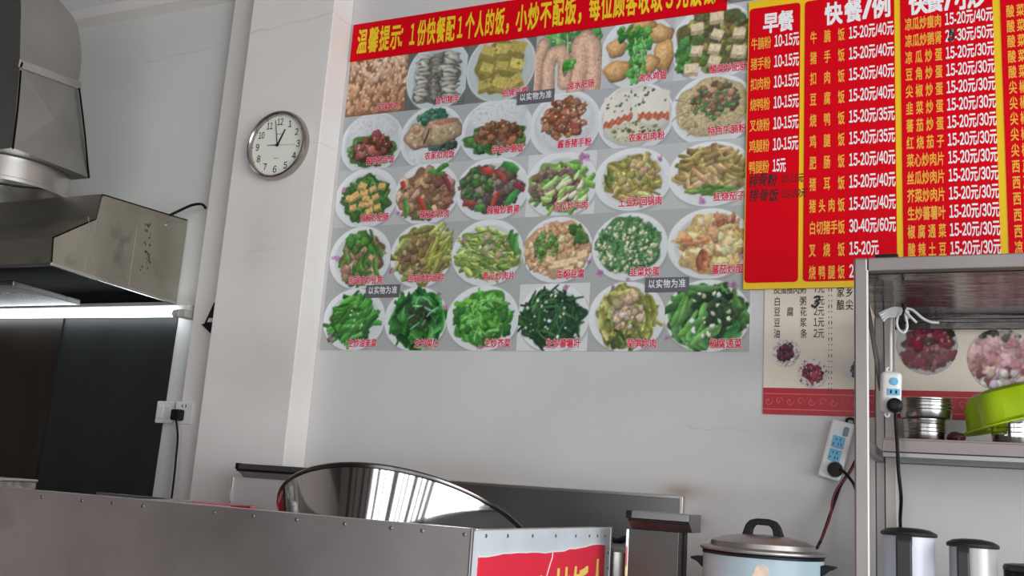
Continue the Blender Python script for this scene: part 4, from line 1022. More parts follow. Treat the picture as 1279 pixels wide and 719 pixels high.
# cooking range hidden behind the counter (carries the pot, the crate and the guard columns)
rg = thing('cooking_range', 'low steel cooking range behind the serving counter', 'stove', (-2.0, -0.6, 0))
MB().box((-3.6, -1.05, 0.08), (-1.12, -0.13, RTOP), 0.006).build('range_body', steel, rg, smooth=0)
for x in (-3.3,):
    MB().lathe([(0.17, RTOP + 0.001), (0.18, RTOP + 0.02), (0.165, RTOP + 0.03), (0.15, RTOP + 0.01)], Matrix.Translation((x, -0.6, 0)), 32).build('burner_ring', black, rg)

# big tilted pot -------------------------------------------------------
v = Vector(ray(507, 667)).normalized()
u2 = Vector(ray(507 + 2.78, 667 - 9.61)).normalized() - v; u2 = (u2 - v * u2.dot(v)).normalized()
al = math.asin(67.45 / 162.97)
axis = (u2 * math.cos(al) + v * math.sin(al)).normalized()
dist = 2.86
rc = Vector(CAM) + v * dist
Rp = 162.97 / FPX * dist * (v.dot(fwd) ** 0 ) * 0.985
pot = thing('stock_pot', 'large tilted shiny stainless steel pot peeking over the counter', 'pot', (rc.x, rc.y, 0.8))
q_ = axis.to_track_quat('Z', 'Y').to_matrix().to_4x4()
MP = Matrix.Translation(rc) @ q_
dp = 0.26
MB().lathe([(0, -dp), (Rp - dp * 0.50, -dp), (Rp - dp * 0.45 , -dp + 0.012), (Rp - dp * 0.24, -dp * 0.5), (Rp * 0.985, -0.012), (Rp * 0.965, -0.010), (Rp - dp * 0.26, -dp * 0.5), (Rp - dp * 0.47, -dp + 0.016), (0, -dp + 0.014)], MP, 128).build('pot_body', mirror_steel, pot, smooth=40)
rimm = MB()
ring = []
rimm.lathe([(Rp * 0.985, -0.012), (Rp * 0.995, -0.008), (Rp, -0.003), (Rp * 0.995, 0.002), (Rp * 0.98, 0.003), (Rp * 0.965, -0.002), (Rp * 0.965, -0.010)], MP, 128)
rimm.build('rolled_rim', mat('pot_rim_steel', (0.16, 0.155, 0.15), rough=0.2, metal=1.0), pot)

# red crate and tin behind the counter ----------------------------------
yk = -0.42
a_, b_ = onY(162, 620.5, yk), onY(284, 623.0, yk)
cr_ = thing('red_crate', 'red plastic crate behind the counter below the wall socket', 'crate', ((a_.x + b_.x) / 2, yk + 0.06, RTOP))
mb = MB()
zt_ = a_.z
for lo, hi in (((a_.x, yk, RTOP + 0.02), (b_.x, yk + 0.012, zt_)), ((a_.x, yk + 0.12, RTOP + 0.02), (b_.x, yk + 0.132, zt_)), ((a_.x, yk + 0.012, RTOP + 0.02), (a_.x + 0.012, yk + 0.12, zt_)), ((b_.x - 0.012, yk + 0.012, RTOP + 0.02), (b_.x, yk + 0.12, zt_)), ((a_.x, yk, RTOP + 0.001), (b_.x, yk + 0.132, RTOP + 0.02))):
    mb.box(lo, hi, 0.002)
red_pl = mat('red_plastic', paint(150, 16, 34), rough=0.4)
mb.build('crate_body', red_pl, cr_, smooth=0)
mb = MB(); mb.box((a_.x - 0.006, yk - 0.010, zt_ - 0.008), (b_.x + 0.006, yk + 0.016, zt_), 0.003); mb.box((a_.x - 0.006, yk + 0.118, zt_ - 0.008), (b_.x + 0.006, yk + 0.142, zt_), 0.003)
mb.build('crate_lip', mat('pale_red_plastic', paint(196, 120, 124), rough=0.35), cr_, smooth=0)
# galvanised tray running along behind the counter
a_, b_ = onY(60, 612.2, -0.85), onY(180, 615.5, -0.85)
tr_ = thing('steel_tray', 'thin steel tray edge showing behind the counter under the dark wall sheet', 'tray', ((a_.x + b_.x) / 2, -0.75, 0.79))
mb = MB(); mb.box((a_.x, -0.86, RTOP + 0.001), (b_.x, -0.66, RTOP + 0.01), 0.001)
mb.box((a_.x, -0.86, RTOP + 0.01), (b_.x, -0.852, a_.z), 0.001); mb.box((a_.x, -0.668, RTOP + 0.01), (b_.x, -0.66, a_.z), 0.001); mb.box((b_.x - 0.008, -0.852, RTOP + 0.01), (b_.x, -0.668, a_.z), 0.001)
mb.build('tray_body', steel, tr_, smooth=0)
a_, b_ = onY(-25, 594, -0.75), onY(17.5, 594.5, -0.75)
tn = thing('tin_box', 'small scratched galvanised tin at the far left behind the counter', 'tin', ((a_.x + b_.x) / 2, -0.7, 0.79))
mb = MB().box((a_.x, -0.80, RTOP + 0.001), (b_.x, -0.66, a_.z - 0.004), 0.004); mb.build('tin_body', mat('galvanised', (0.5, 0.5, 0.5), rough=0.35, metal=0.9, noise=0.4, nscale=60), tn, smooth=0)
MB().box((a_.x - 0.003, -0.803, a_.z - 0.010), (b_.x + 0.003, -0.657, a_.z), 0.003).build('tin_lid', steel, tn, smooth=0)

# ------------------------------------------------------------------ stove guard sheet and the two columns
sheet_t = MB().box((-2.05, -0.016, 0.80), (-0.770, -0.006, 1.259), 0.001)
gd = thing('splash_guard', 'wide dark steel splash sheet standing against the wall behind the pot', 'splash guard', (-1.4, -0.01, 0.78))
sheet_t.build('guard_sheet', dark_steel, gd, smooth=0)
mb = MB().box((-0.776, -0.030, 0.80), (-0.765, -0.004, 1.262), 0.002); mb.box((-2.05, -0.022, 1.253), (-0.776, -0.004, 1.262), 0.001)
mb.box((-2.05, -0.03, 0.781), (-0.765, -0.004, 0.80), 0.001)
mb.build('guard_edge', steel, gd, smooth=0)
cap_m = mat('column_cap_steel', (0.34, 0.335, 0.33), rough=0.35, metal=1.0, noise=0.06)
def column(label, x0, x1, yf_, ztop_, capx0, capx1, facem, zb_=0.0):
    t = thing('steel_column', label, 'steel column', ((x0 + x1) / 2, yf_ + 0.05, 0.78), 'capped steel columns beside the stove')
    MB().box((x0, yf_, zb_), (x1, yf_ + 0.09, ztop_ - 0.046), 0.002).build('shaft', facem, t, smooth=0)
    cap = MB().prism([(capx0, yf_ - 0.045, ztop_), (capx0, yf_ - 0.047, ztop_ - 0.018), (capx0, yf_ - 0.040, ztop_ - 0.020), (capx0, yf_ - 0.001, ztop_ - 0.046), (capx0, yf_ + 0.09, ztop_ - 0.046), (capx0, yf_ + 0.09, ztop_)], (capx1 - capx0, 0, 0), 0.001)
    cap.build('cap', cap_m, t, smooth=0)
    MB().box((capx0 - 0.002, yf_ - 0.0485, ztop_ - 0.020), (capx0 + 0.014, yf_ - 0.030, ztop_ + 0.001), 0.002).build('cap_end', black, t, smooth=0)
    MB().box((capx0 + 0.004, yf_ - 0.0475, ztop_ - 0.026), (capx1 - 0.004, yf_ - 0.030, ztop_ - 0.0185), 0.001).build('gasket', black, t, smooth=0)
    MB().box((x0 - 0.003, yf_ - 0.004, zb_ + 0.01), (x0 + 0.004, yf_ + 0.004, ztop_ - 0.048), 0.001).build('edge_strip', mirror_steel, t, smooth=0)
    return t
ya = -0.42
p0, p1 = onY(783, 637, ya - 0.047), onY(860, 643, ya - 0.047)
s0, s1 = onY(784, 670, ya), onY(848, 670, ya)
column('short capped steel column between the counter end and the rice cooker', s0.x, s1.x, ya, p0.z, p0.x, p1.x, mat('column_steel_dark', (0.10, 0.10, 0.097), rough=0.32, metal=1.0, noise=0.08, nscale=5, stretch=(2, 1, .6)))
ya = -0.24
q0, q1 = onY(291, 600, ya), onY(372, 604, ya)
c0, c1_ = onY(295, 578, ya - 0.047), onY(400, 590, ya - 0.047)
column('capped steel column left of the big tilted pot, by the pillar', q0.x, q1.x, ya, c0.z, c0.x, c1_.x, mat('column_steel_pale', (0.66, 0.65, 0.63), rough=0.45, metal=0.12, noise=0.05, nscale=5), RTOP + 0.001)
# dark angle post beside the right column
a_, b_ = onY(849, 665, -0.36), onY(858, 665, -0.36)
tag(MB().box((a_.x, -0.37, 0.0), (b_.x, -0.35, a_.z + 0.005), 0.002).build('angle_post', mat('rusty_dark_steel', (0.06, 0.05, 0.045), rough=0.5, metal=0.4, noise=0.3, nscale=20), smooth=0), 'thin dark metal post right of the short steel column', 'post')
# pot with black-handled lid in the gap
py2 = -0.16
c_ = onY(773, 690, py2); zl = onY(772, 682, py2).z
st_ = thing('pot_stand', 'narrow steel stand in the gap between the counter end and the short column', 'stand', (c_.x, py2, 0))
MB().box((c_.x - 0.10, py2 - 0.10, 0.84), (c_.x + 0.10, py2 + 0.10, 0.86), 0.003).build('stand_top', steel, st_, smooth=0)
for dx in (-0.085, 0.085):
    for dy in (-0.085, 0.085): MB().box((c_.x + dx - 0.012, py2 + dy - 0.012, 0), (c_.x + dx + 0.012, py2 + dy + 0.012, 0.84)).build('leg', steel, st_, smooth=0)
sp_ = thing('lidded_pot', 'small pot with black lid handle seen in the gap beside the counter end', 'pot', (c_.x, py2, 0.86))
Mx = Matrix.Translation((c_.x, py2, 0))
MB().lathe([(0, 0.861), (0.075, 0.861), (0.08, 0.87), (0.083, zl - 0.012), (0.0, zl - 0.012)], Mx, 40).build('pot_body', steel, sp_)
MB().lathe([(0.088, zl - 0.012), (0.09, zl - 0.004), (0.086, zl + 0.002), (0.04, zl + 0.010), (0, zl + 0.012)], Mx, 40).build('pot_lid', mat('grey_enamel', (0.30, 0.31, 0.30), rough=0.35), sp_)
kb = MB()
kb.tube([(c_.x - 0.045, py2 - 0.03, zl + 0.004), (c_.x - 0.03, py2 - 0.03, zl + 0.024), (c_.x, py2 - 0.03, zl + 0.014), (c_.x + 0.03, py2 - 0.03, zl + 0.024), (c_.x + 0.045, py2 - 0.03, zl + 0.004)], 0.010, 8)
kb.build('lid_handle', black, sp_)

# ------------------------------------------------------------------ prep table (carries cooker, jugs, shelf)
TT = 0.86
tbl = thing('prep_table', 'steel prep table under the rice cooker and the jugs', 'table', (0.1, -0.38, 0))
MB().box((-0.63, -0.74, TT - 0.04), (1.05, -0.03, TT), 0.004).build('table_top', steel, tbl, smooth=0)
for x in (-0.55, 1.0):
    for y in (-0.70, -0.08): MB().box((x - 0.02, y - 0.02, 0), (x + 0.02, y + 0.02, TT - 0.04), 0.003).build('leg', steel, tbl, smooth=0)

# rice cooker -------------------------------------------------------------
yc = -0.42
cL, cR = onY(879, 690, yc), onY(1030, 697, yc)
cxr = (cL.x + cR.x) / 2; rr = (cR.x - cL.x) / 2 * 0.985
zr_ = onY(955, 694, yc - rr).z          # front of the rim
zr_ = onY(954, 688, yc).z
ck = thing('rice_cooker', 'pale blue rice cooker with steel lid and black handle below the wall', 'rice cooker', (cxr, yc, TT))
Mx = Matrix.Translation((cxr, yc, 0))
body_m = mat('pale_blue_enamel', paint(146, 166, 174), rough=0.35)
MB().lathe([(0, TT + 0.012), (rr * 0.90, TT + 0.012), (rr * 0.97, TT + 0.03), (rr, TT + 0.06), (rr, zr_ - 0.012), (rr * 0.985, zr_ - 0.006), (rr * 0.9, zr_ - 0.006)], Mx, 72).build('body', body_m, ck)
MB().lathe([(0, TT), (rr * 0.86, TT), (rr * 0.9, TT + 0.004), (rr * 0.9, TT + 0.014), (0, TT + 0.014)], Mx, 48).build('base', black, ck)
MB().lathe([(rr * 0.96, zr_ - 0.012), (rr * 1.012, zr_ - 0.012), (rr * 1.012, zr_ - 0.006), (rr * 0.96, zr_ - 0.003)], Mx, 64).build('gasket', black, ck)
lid_m = mat('brushed_lid_steel', (0.46, 0.435, 0.415), rough=0.40, metal=0.95, noise=0.05, nscale=4)
lid = MB().lathe([(rr * 0.96, zr_ - 0.003), (rr * 1.03, zr_ - 0.003), (rr * 1.055, zr_ + 0.000), (rr * 1.05, zr_ + 0.004), (rr * 0.93, zr_ + 0.007), (rr * 0.88, zr_ + 0.009), (rr * 0.865, zr_ + 0.020), (rr * 0.7, zr_ + 0.030), (rr * 0.4, zr_ + 0.038), (0, zr_ + 0.041)], Mx, 80).build('lid', lid_m, ck)
hz = zr_ + 0.034
hd = MB()
pr = [(-0.056, -0.002), (-0.045, 0.028), (-0.034, 0.040), (-0.015, 0.045), (0.015, 0.045), (0.034, 0.040), (0.045, 0.028), (0.056, -0.002), (0.030, -0.002), (0.026, 0.020), (0.018, 0.029), (-0.018, 0.029), (-0.026, 0.020), (-0.030, -0.002)]
hd.prism([(cxr + a * 0.94, yc - 0.013, hz + b) for a, b in pr], (0, 0.026, 0), 0.003)
hd.build('lid_handle', black, lid, smooth=0)
for sgn in (-1, 1):
    hz2 = zr_ - (0.033 if sgn < 0 else 0.030)
    poly = [(cxr + sgn * (rr - 0.003), yc - 0.035, hz2 - 0.018), (cxr + sgn * (rr + 0.012), yc - 0.035, hz2 - 0.004), (cxr + sgn * (rr + 0.028), yc - 0.035, hz2 + 0.002), (cxr + sgn * (rr + 0.028), yc - 0.035, hz2 + 0.007), (cxr + sgn * (rr - 0.003), yc - 0.035, hz2 + 0.009)]
    MB().prism(poly, (0, 0.07, 0), 0.002).build('side_handle', black, ck, smooth=0)
# worn cream transfer on the front of the body
dc = MB(); dcx = -0.5 * PI + 0.02
ang0 = math.atan2(CAM[1] - yc, CAM[0] - cxr) - 0.02
cenv = dc.bm.verts.new((cxr + (rr + 0.0008) * math.cos(ang0), yc + (rr + 0.0008) * math.sin(ang0), zr_ - 0.050))
ringv = []
for k in range(22):
    t = 2 * PI * k / 22; w_ = random.uniform(0.85, 1.1)
    a = ang0 + 0.020 / rr * math.cos(t) * w_; ringv.append(dc.bm.verts.new((cxr + (rr + 0.0008) * math.cos(a), yc + (rr + 0.0008) * math.sin(a), zr_ - 0.050 + 0.026 * math.sin(t) * w_)))
for k in range(22): dc.bm.faces.new((cenv, ringv[k], ringv[(k + 1) % 22]))
dc.build('transfer', mat('cream_transfer', paint(196, 178, 160), rough=0.5, noise=0.12, nscale=60), ck)

# power strip on the wall ---------------------------------------------------
sc_ = onY(1045, 562, -0.02)
tl = onY(1046, 527, -0.02); blp = onY(1027, 598, -0.02)
strip = thing('power_strip', 'white power strip with blue sockets hanging tilted on the wall', 'power strip', (sc_.x, -0.02, sc_.z))
ax_ = (tl - blp).normalized(); tilt = math.atan2(ax_.x, ax_.z)
L_ = (tl - blp).length
TM = Matrix.Translation((sc_.x, -0.004, sc_.z)) @ Matrix.Rotation(tilt, 4, 'Y')
def local(mb, M_=None): bmesh.ops.transform(mb.bm, matrix=M_ or TM, verts=mb.bm.verts); return mb
W_ = 0.064
local(MB().box((-W_ / 2, -0.030, -L_ / 2), (W_ / 2, 0, L_ / 2), 0.006)).build('casing', white_plastic, strip, smooth=0)
def strip_socket(z, five=True):
    s_ = local(MB().box((-0.017, -0.0325, z - 0.017), (0.017, -0.029, z + 0.017), 0.002)).build('socket', blue_plastic, strip, smooth=0)
    mb = MB()
    for dx in (-0.006, 0.006): mb.box((-0.009 + dx * .4 - 0.001, -0.0335, z + dx * 1.2 - 0.003), (-0.009 + dx * .4 + 0.0014, -0.0322, z + dx * 1.2 + 0.003))
    mb.box((0.004, -0.0335, z + 0.004), (0.006, -0.0322, z + 0.012)); mb.box((0.001, -0.0335, z - 0.010), (0.003, -0.0322, z - 0.002)); mb.box((0.009, -0.0335, z - 0.010), (0.011, -0.0322, z - 0.002))
    local(mb).build('pin_holes', black, s_, smooth=0)
strip_socket(0.023); strip_socket(-0.016)
local(MB().box((0.006, -0.034, L_ / 2 - 0.040), (0.020, -0.029, L_ / 2 - 0.014), 0.003)).build('switch', mat('blue_grey_plastic', paint(90, 120, 142), rough=0.4), strip, smooth=0)
hk_ = MB().tube([TM @ Vector((0.006, -0.01, L_ / 2 - 0.004)), TM @ Vector((0.006, -0.014, L_ / 2 + 0.010)), TM @ Vector((0.022, -0.012, L_ / 2 + 0.014)), TM @ Vector((0.030, -0.008, L_ / 2 + 0.002))], 0.004, 8)
hk_.build('hanging_wire', rubber, strip)
pl = thing('power_plug', 'round black plug in the lowest socket of the tilted power strip', 'plug', TM @ Vector((0, -0.04, -L_ / 2 + 0.028)))
pc = TM @ Vector((0.012, -0.030, -L_ / 2 + 0.030))
MB().lathe([(0, 0), (0.021, 0), (0.022, 0.010), (0.018, 0.026), (0, 0.028)], Matrix.Translation(pc) @ Matrix.Rotation(PI / 2, 4, 'X'), 24).build('plug_body', black, pl)
MB().tube([pc + Vector((0.012, -0.015, 0.0)), onY(1054, 589, -0.085), onY(1062, 598, -0.095), onY(1068, 609, -0.10), onY(1074, 640, -0.10), onY(1076, 690, -0.10)], 0.0042).build('cord', rubber, pl)
cb = thing('twin_cable', 'twisted black and red cables running down to the rice cooker', 'cable', onY(1040, 620, -0.05))
MB().tube([onY(1069, 574, -0.03), onY(1062, 588, -0.03), onY(1051, 604, -0.03), onY(1045, 619, -0.035), onY(1036, 645, -0.05), onY(1028, 668, -0.10), onY(1022, 681, -0.16), onY(1020, 684, -0.20)], 0.0045).build('black_cable', rubber, cb)
MB().tube([onY(1069, 578, -0.036), onY(1058, 594, -0.036), onY(1046, 609, -0.038), onY(1040, 624, -0.042), onY(1037, 645, -0.066), onY(1030, 664, -0.10), onY(1025, 676, -0.14)], 0.0032).build('red_cable', red_wire, cb)

# ------------------------------------------------------------------ steel shelf unit
SF, SB = -0.665, -0.05
su = thing('shelf_unit', 'tall stainless steel shelf unit standing against the wall on the right', 'shelf', (0.35, -0.35, TT))
sx0 = onY(1066.5, 400, SF).x; pw = 0.030; sx1 = 0.95
ztop = 1.825
beam_m = mat('shelf_tube_steel', (0.33, 0.30, 0.285), rough=0.42, metal=0.85, noise=0.06, nscale=6)
for x in (sx0, sx1 - pw):
    for y in (SF, SB - pw):
        MB().box((x, y, TT), (x + pw, y + pw, ztop if y == SF else ztop - 0.03), 0.004).build('post', beam_m, su, smooth=0)
MB().box((sx0 + pw - 0.003, SF - 0.001, TT), (sx0 + pw + 0.0012, SF + 0.004, ztop - 0.03), 0.0005).build('edge_highlight', mat('highlight_strip', (0.85, 0.84, 0.83), rough=0.4, metal=0.3), su, smooth=0)  # added pale strip: bright highlight along the post edge, put in as colour
top = MB(); top.box((sx0 + pw, SF, ztop - 0.032), (sx1 - pw, SF + pw, ztop), 0.003); top.build('top_rail', beam_m, su, smooth=0)
ts = MB(); ts.box((sx0 + 0.004, SF + pw, ztop - 0.034), (sx1 - 0.004, SB, ztop - 0.028), 0.001); ts.box((sx0 + pw, SB - 0.012, ztop - 0.052), (sx1 - pw, SB, ztop - 0.034), 0.001)
ts.box((sx0 + pw, SB - 0.03, ztop - 0.066), (sx1 - pw, SB - 0.016, ztop - 0.046), 0.002)
wavy = mat('wavy_shelf_steel', (0.13, 0.118, 0.113), rough=0.14, metal=1.0, bump=0.5, bscale=5, stretch=(1, 3.0, 1))
ts.build('top_shelf', wavy, su, smooth=0)
sd = MB(); sd.box((sx0 + 0.004, SF + pw, ztop - 0.032), (sx0 + pw - 0.004, SB - pw, ztop - 0.004), 0.002); sd.build('side_rail', beam_m, su, smooth=0)
br_ = MB(); br_.prism([(sx0 + 0.012, SF + pw, ztop - 0.034), (sx0 + 0.012, SF + pw + 0.12, ztop - 0.034), (sx0 + 0.012, SB - pw, ztop - 0.16), (sx0 + 0.012, SB - pw, ztop - 0.24)], (0.003, 0, 0)); br_.build('gusset', dark_steel, su, smooth=0)
mz = 1.437; mf = -0.36
ms = MB(); mx0 = onY(1102, 548, mf).x
ms.box((mx0, mf, mz - 0.006), (sx1 - pw, SB - 0.002, mz), 0.001); ms.box((mx0, mf, mz - 0.034), (sx1 - pw, mf + 0.004, mz - 0.003), 0.001)
ms.build('middle_shelf', mat('pinkish_shelf_steel', (0.27, 0.225, 0.22), rough=0.42, metal=0.85, noise=0.05), su, smooth=0)
rl = MB(); rl.box((sx0 + pw, SB - pw, mz - 0.050), (sx1 - pw, SB - 0.012, mz - 0.008), 0.003); rl.box((sx0 + 0.004, SF + pw, mz - 0.050), (sx0 + pw - 0.004, SB - pw, mz - 0.022), 0.003)
rl.box((mx0, mf + 0.01, mz - 0.048), (sx1 - pw, mf + 0.03, mz - 0.034), 0.002)
rl.build('support_rail', dark_steel, su, smooth=0)
ap = MB()
xa, xb = onY(1104, 500, SB - 0.07).x, onY(1119, 500, SB - 0.07).x
ap.box((xa, SB - 0.075, TT), (xb, SB - 0.070, ztop - 0.035), 0.001); ap.box((xa, SB - 0.075, TT), (xa + 0.004, SB - 0.032, ztop - 0.035), 0.001)
ap.build('angle_upright', beam_m, su, smooth=0)
# flat black tin lying on the top
p_ = onY(1093, 318, -0.5)
tag(MB().box((onY(1093, 318, -0.62).x, -0.625, ztop - 0.0275), (onY(1122, 318, -0.62).x, -0.56, onY(1100, 317.5, -0.62).z), 0.003).build('flat_box', black, smooth=0), 'small flat black box lying on the shelf unit top rail', 'box')

# hanging power strip on the shelf upright
hc = onY(1112.5, 490, -0.40)
hs = thing('power_strip', 'white rounded power strip hanging from the shelf upright by its cord', 'power strip', hc)
tilt2 = 0.045
TM2 = Matrix.Translation(hc) @ Matrix.Rotation(tilt2, 4, 'Y')
hl, hwid = 0.104, 0.050
mb = MB().box((-hwid / 2, -0.016, -hl / 2), (hwid / 2, 0.014, hl / 2), 0.013, seg=4); local(mb, TM2).build('casing', white_plastic, hs)
for z in (hl / 2 + 0.004, -hl / 2 - 0.003):
    mb = MB().lathe([(0.003, -0.003), (0.007, -0.003), (0.007, 0.003), (0.003, 0.003), (0.003, -0.003)], Matrix.Translation((-0.006, 0, z)) @ Matrix.Rotation(PI / 2, 4, 'X'), 16); local(mb, TM2).build('hanging_eye', white_plastic, hs)
mb = MB().lathe([(0, 0.004), (0.009, 0.003), (0.010, 0)], Matrix.Translation((0.008, -0.016, 0.026)) @ Matrix.Rotation(PI / 2, 4, 'X'), 20); local(mb, TM2).build('switch', blue_plastic, hs)
so = local(MB().box((-0.006, -0.0185, -0.008), (0.022, -0.0155, 0.008), 0.001), TM2).build('socket', blue_plastic, hs, smooth=0)
mb = MB()
for dx in (0.002, 0.014): mb.box((dx - 0.0018, -0.0195, -0.004), (dx + 0.0018, -0.018, 0.004))
local(mb, TM2).build('pin_holes', black, so, smooth=0)
hp_ = thing('power_plug', 'black plug in the hanging power strip with a cord falling behind the jug', 'plug', TM2 @ Vector((0.012, -0.03, -0.035)))
pc = TM2 @ Vector((0.012, -0.0165, -0.034))
MB().lathe([(0, 0), (0.017, 0), (0.019, 0.008), (0.017, 0.024), (0.010, 0.030), (0, 0.031)], Matrix.Translation(pc) @ Matrix.Rotation(PI / 2, 4, 'X'), 20).build('plug_body', black, hp_)
hy = hc.y - 0.03
MB().tube([pc + Vector((0.002, -0.018, -0.014)), onY(1119, 530, hy), onY(1121, 560, hy - 0.01), onY(1122, 585, hy), onY(1125.5, 620, hy + 0.02), onY(1124.5, 645, hy + 0.10), onY(1124.5, 658, hy + 0.17), onY(1124, 685, hy + 0.19)], 0.0042).build('cord', rubber, hp_)
# bundled white cord at the top
wc = thing('cord_bundle', 'tied bundle of white cord hanging at the top of the shelf upright', 'cord', onY(1125, 395, -0.40))
yb_ = -0.40
wcm = mat('white_cord', (0.66, 0.66, 0.66), rough=0.5)
MB().tube([onY(1112.5, 463, yb_), onY(1112.5, 430, yb_), onY(1113, 400, yb_), onY(1116, 386, yb_ - 0.01)], 0.0042).build('drop_cord', wcm, wc)
bd = MB()
for k in range(6):
    dy = k * 2.2
    bd.tube([onY(1098 + k, 392 + dy * .8, yb_ - 0.012 - 0.004 * (k % 2)), onY(1108, 387 + dy * .8, yb_ - 0.015), onY(1118, 384 + dy, yb_ - 0.018), onY(1128, 386 + dy * .5, yb_ - 0.018), onY(1135, 390 + dy * .7, yb_ - 0.012)], 0.0032, 8, 4)
bd.tube([onY(1132, 385, yb_ - 0.02), onY(1140, 387, yb_ - 0.02), onY(1152, 397, yb_ - 0.02), onY(1163, 402, yb_ - 0.02), onY(1173, 402.5, yb_ - 0.02)], 0.0034, 8)
bd.tube([onY(1124, 389, yb_ - 0.02), onY(1120, 402, yb_ - 0.022), onY(1123, 412, yb_ - 0.022), onY(1129, 415, yb_ - 0.022), onY(1133, 408, yb_ - 0.02), onY(1131, 394, yb_ - 0.02)], 0.0034, 8)
bd.tube([onY(1130, 388, yb_ - 0.02), onY(1138, 396, yb_ - 0.022), onY(1145, 403, yb_ - 0.02)], 0.0032, 8)
bd.build('coil', wcm, wc)
tie = MB().tube([onY(1127, 379, yb_ - 0.026), onY(1129, 388, yb_ - 0.03), onY(1127, 396, yb_ - 0.028), onY(1131, 404, yb_ - 0.026)], 0.003, 8); tie.build('tie', rubber, wc)

# pots, dark bundle and green basin on the middle shelf
def steel_pot(c, r_, h_, label, m_, handle=False):
    t = thing('steel_pot', label, 'pot', c, 'steel pots on the middle shelf')
    Mx = Matrix.Translation(c)
    MB().lathe([(0, 0.001), (r_ * 0.90, 0.001), (r_ * 0.95, 0.006), (r_ * 0.97, h_ * 0.5), (r_ * 0.97, h_ - 0.006), (r_ * 1.0, h_ - 0.003), (r_ * 1.0, h_), (r_ * 0.94, h_), (r_ * 0.93, 0.010), (0, 0.008)], Mx, 64).build('pot_body', m_, t)
    rg_ = MB()
    for zz in (0.45, 0.62, 0.8): rg_.lathe([(r_ * 0.968, h_ * zz - 0.0012), (r_ * 0.982, h_ * zz), (r_ * 0.968, h_ * zz + 0.0012)], Mx, 64)
    rg_.build('rib', m_, t)
    return t
pot_m = mat('pot_steel', (0.38, 0.37, 0.355), rough=0.24, metal=1.0, noise=0.12, nscale=30, stretch=(.05, .05, 1.6))
py_ = -0.22
lc = onY(1157, 540, py_); rA = (onY(1191, 520, py_).x - onY(1123, 520, py_).x) / 2
ztopA = onY(1157, 499, py_ - 0.0).z
zmid = onY(1157, 524, py_).z
steel_pot((lc.x - 0.004, py_, mz), rA * 0.82, zmid - mz - 0.001, 'smaller steel pot underneath another pot on the middle shelf', pot_m)
steel_pot((lc.x, py_, zmid), rA, ztopA - zmid, 'wider steel pot stacked on a smaller pot, left end of middle shelf', pot_m)
# steel basin under the green one
gy = -0.23
gc = onY(1262, 545, gy); gr = onY(1262 + 36, 545, gy).x - gc.x
bas = steel_pot((gc.x + 0.01, gy, mz), gr * 0.86, 0.068, 'shiny steel pot under the lime green basin on the middle shelf', mirror_steel)
grn = thing('green_basin', 'lime green plastic basin upside down over a steel pot on the shelf', 'basin', (gc.x, gy, mz + 0.04))
gl, gr_ = onY(1197, 540, gy), onY(1300, 508, gy)
gt = onY(1262, 478, gy).z
rb = (onY(1283, 500, gy).x - onY(1216, 500, gy).x) / 2
green = mat('lime_plastic', paint(150, 176, 20), rough=0.35, trans=0.15)
Mg = Matrix.Translation((gc.x + 0.012, gy, mz + 0.058)) @ Matrix.Rotation(-0.27, 4, 'Y')
gb = MB()
seg = 96; prof = [(0.128, -0.004), (0.126, 0.0), (0.112, 0.003), (0.108, 0.008), (0.100, 0.055), (0.088, 0.078), (0.070, 0.088), (0.0, 0.090)]
rings = []
for (r_, z_) in prof:
    if r_ == 0: rings.append([gb.bm.verts.new(Mg @ Vector((0, 0, z_)))]); continue
    amp = 0.045 if z_ > 0.005 else 0.02
    rings.append([gb.bm.verts.new(Mg @ Vector((r_ * (1 + amp * math.cos(6 * 2 * PI * k / seg)) * math.cos(2 * PI * k / seg), r_ * (1 + amp * math.cos(6 * 2 * PI * k / seg)) * math.sin(2 * PI * k / seg), z_))) for k in range(seg)])
for a, b in zip(rings, rings[1:]):
    for k in range(seg):
        k2 = (k + 1) % seg
        if len(b) == 1: gb.bm.faces.new((a[k], a[k2], b[0]))
        else: gb.bm.faces.new((a[k], a[k2], b[k2], b[k]))
go = gb.build('basin_body', green, grn)
sol = go.modifiers.new('thickness', 'SOLIDIFY'); sol.thickness = 0.002
# dark red bundle behind
db = thing('chili_bag', 'dark red bag lying between the pots on the middle shelf', 'bag', onY(1192, 542, -0.20))
mb = MB()
cbx = onY(1194, 541, -0.25)
bmesh.ops.create_icosphere(mb.bm, subdivisions=3, radius=1.0, matrix=Matrix.Translation((cbx.x, -0.25, mz + 0.014)) @ Matrix.Diagonal((0.022, 0.03, 0.014, 1)))
for v_ in mb.bm.verts: v_.co += Vector((random.uniform(-1, 1), random.uniform(-1, 1), random.uniform(-1, 1))) * 0.0016
for v_ in mb.bm.verts: v_.co.z = max(v_.co.z, mz + 0.0005)
mb.build('bag_body', mat('dark_red', (0.06, 0.012, 0.014), rough=0.5), db)

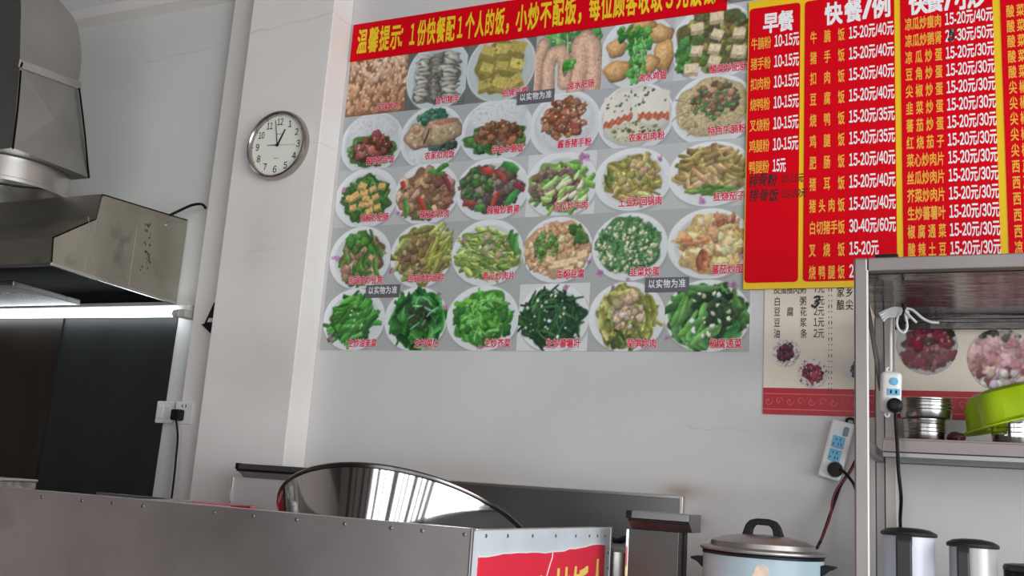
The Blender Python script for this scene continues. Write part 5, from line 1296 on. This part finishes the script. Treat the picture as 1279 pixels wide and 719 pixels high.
# ------------------------------------------------------------------ jugs
def jug(px0, px1, ptop, handle_px, yj, label, bm_, zb_=TT):
    a_, b_ = onY(px0 + 1, ptop + 14, yj), onY(px1 - 1, ptop + 18, yj)
    cx_, r_ = (a_.x + b_.x) / 2, (b_.x - a_.x) / 2
    zt_ = onY((px0 + px1) / 2 - 8, ptop, yj).z
    t = thing('insulated_jug', label, 'jug', (cx_, yj, zb_), 'insulated jugs under the shelf')
    Mx = Matrix.Translation((cx_, yj, 0))
    hb = zt_ - 0.020
    MB().lathe([(0, zb_), (r_ * 1.02, zb_), (r_ * 1.02, zb_ + 0.02), (r_ * 1.0, zb_ + 0.03), (r_ * 0.96, hb), (0, hb)], Mx, 64).build('body', bm_, t)
    MB().lathe([(0, zb_ + 0.0005), (r_ * 1.03, zb_ + 0.0005), (r_ * 1.03, zb_ + 0.018), (0, zb_ + 0.018)], Mx, 48).build('base_ring', charcoal, t)
    ld = MB().lathe([(r_ * 0.93, hb), (r_ * 1.05, hb), (r_ * 1.08, hb + 0.004), (r_ * 1.05, hb + 0.009), (r_ * 0.8, hb + 0.016), (r_ * 0.4, hb + 0.0195), (0, hb + 0.02)], Mx, 64)
    ld.build('lid', charcoal, t)
    hx0, hx1 = onY(handle_px[0], 700, yj - r_).x, onY(handle_px[1], 700, yj - r_).x
    yo = yj - r_ * 0.97
    hm = MB().prism([(hx0, yo + 0.012, hb + 0.006), (hx0, yo - 0.030, hb + 0.004), (hx0, yo - 0.040, hb - 0.010), (hx0, yo - 0.036, zb_ + 0.06), (hx0, yo + 0.01, zb_ + 0.05), (hx0, yo + 0.01, zb_ + 0.075), (hx0, yo - 0.020, zb_ + 0.08), (hx0, yo - 0.022, hb - 0.026), (hx0, yo + 0.012, hb - 0.020)], (hx1 - hx0, 0, 0), 0.004)
    hm.build('handle', charcoal, t, smooth=0)
    return t
jug(1101, 1170, 658, (1120, 1140), -0.36, 'taller white jug with charcoal lid and handle, beside the shelf post', mat('white_enamel', paint(186, 188, 198), rough=0.35, spec=0.4))
jug(1183, 1248, 672, (1195, 1211), -0.36, 'shorter silver-grey jug with charcoal lid, right of the white jug', mat('pearl_grey', paint(150, 148, 148), rough=0.32, metal=0.15))
# black lidded tub at the frame's corner
a_ = onY(1256, 706, -0.36)
bx = thing('black_container', 'black lidded container at the bottom right corner beside the grey jug', 'container', (a_.x + 0.05, -0.33, TT))
zc_ = onY(1262, 704, -0.38).z
MB().lathe([(0, TT), (0.055, TT), (0.060, TT + 0.02), (0.062, zc_ - 0.018), (0.056, zc_ - 0.014), (0, zc_ - 0.014)], Matrix.Translation((a_.x + 0.058, -0.33, 0)), 48).build('tub', black, bx)
lb = MB().lathe([(0.063, zc_ - 0.016), (0.064, zc_ - 0.008), (0.060, zc_ - 0.002), (0.045, zc_), (0.03, zc_ + 0.001), (0.028, zc_ - 0.004), (0, zc_ - 0.004)], Matrix.Translation((a_.x + 0.058, -0.33, 0)), 48); lb.build('lid', charcoal, bx)
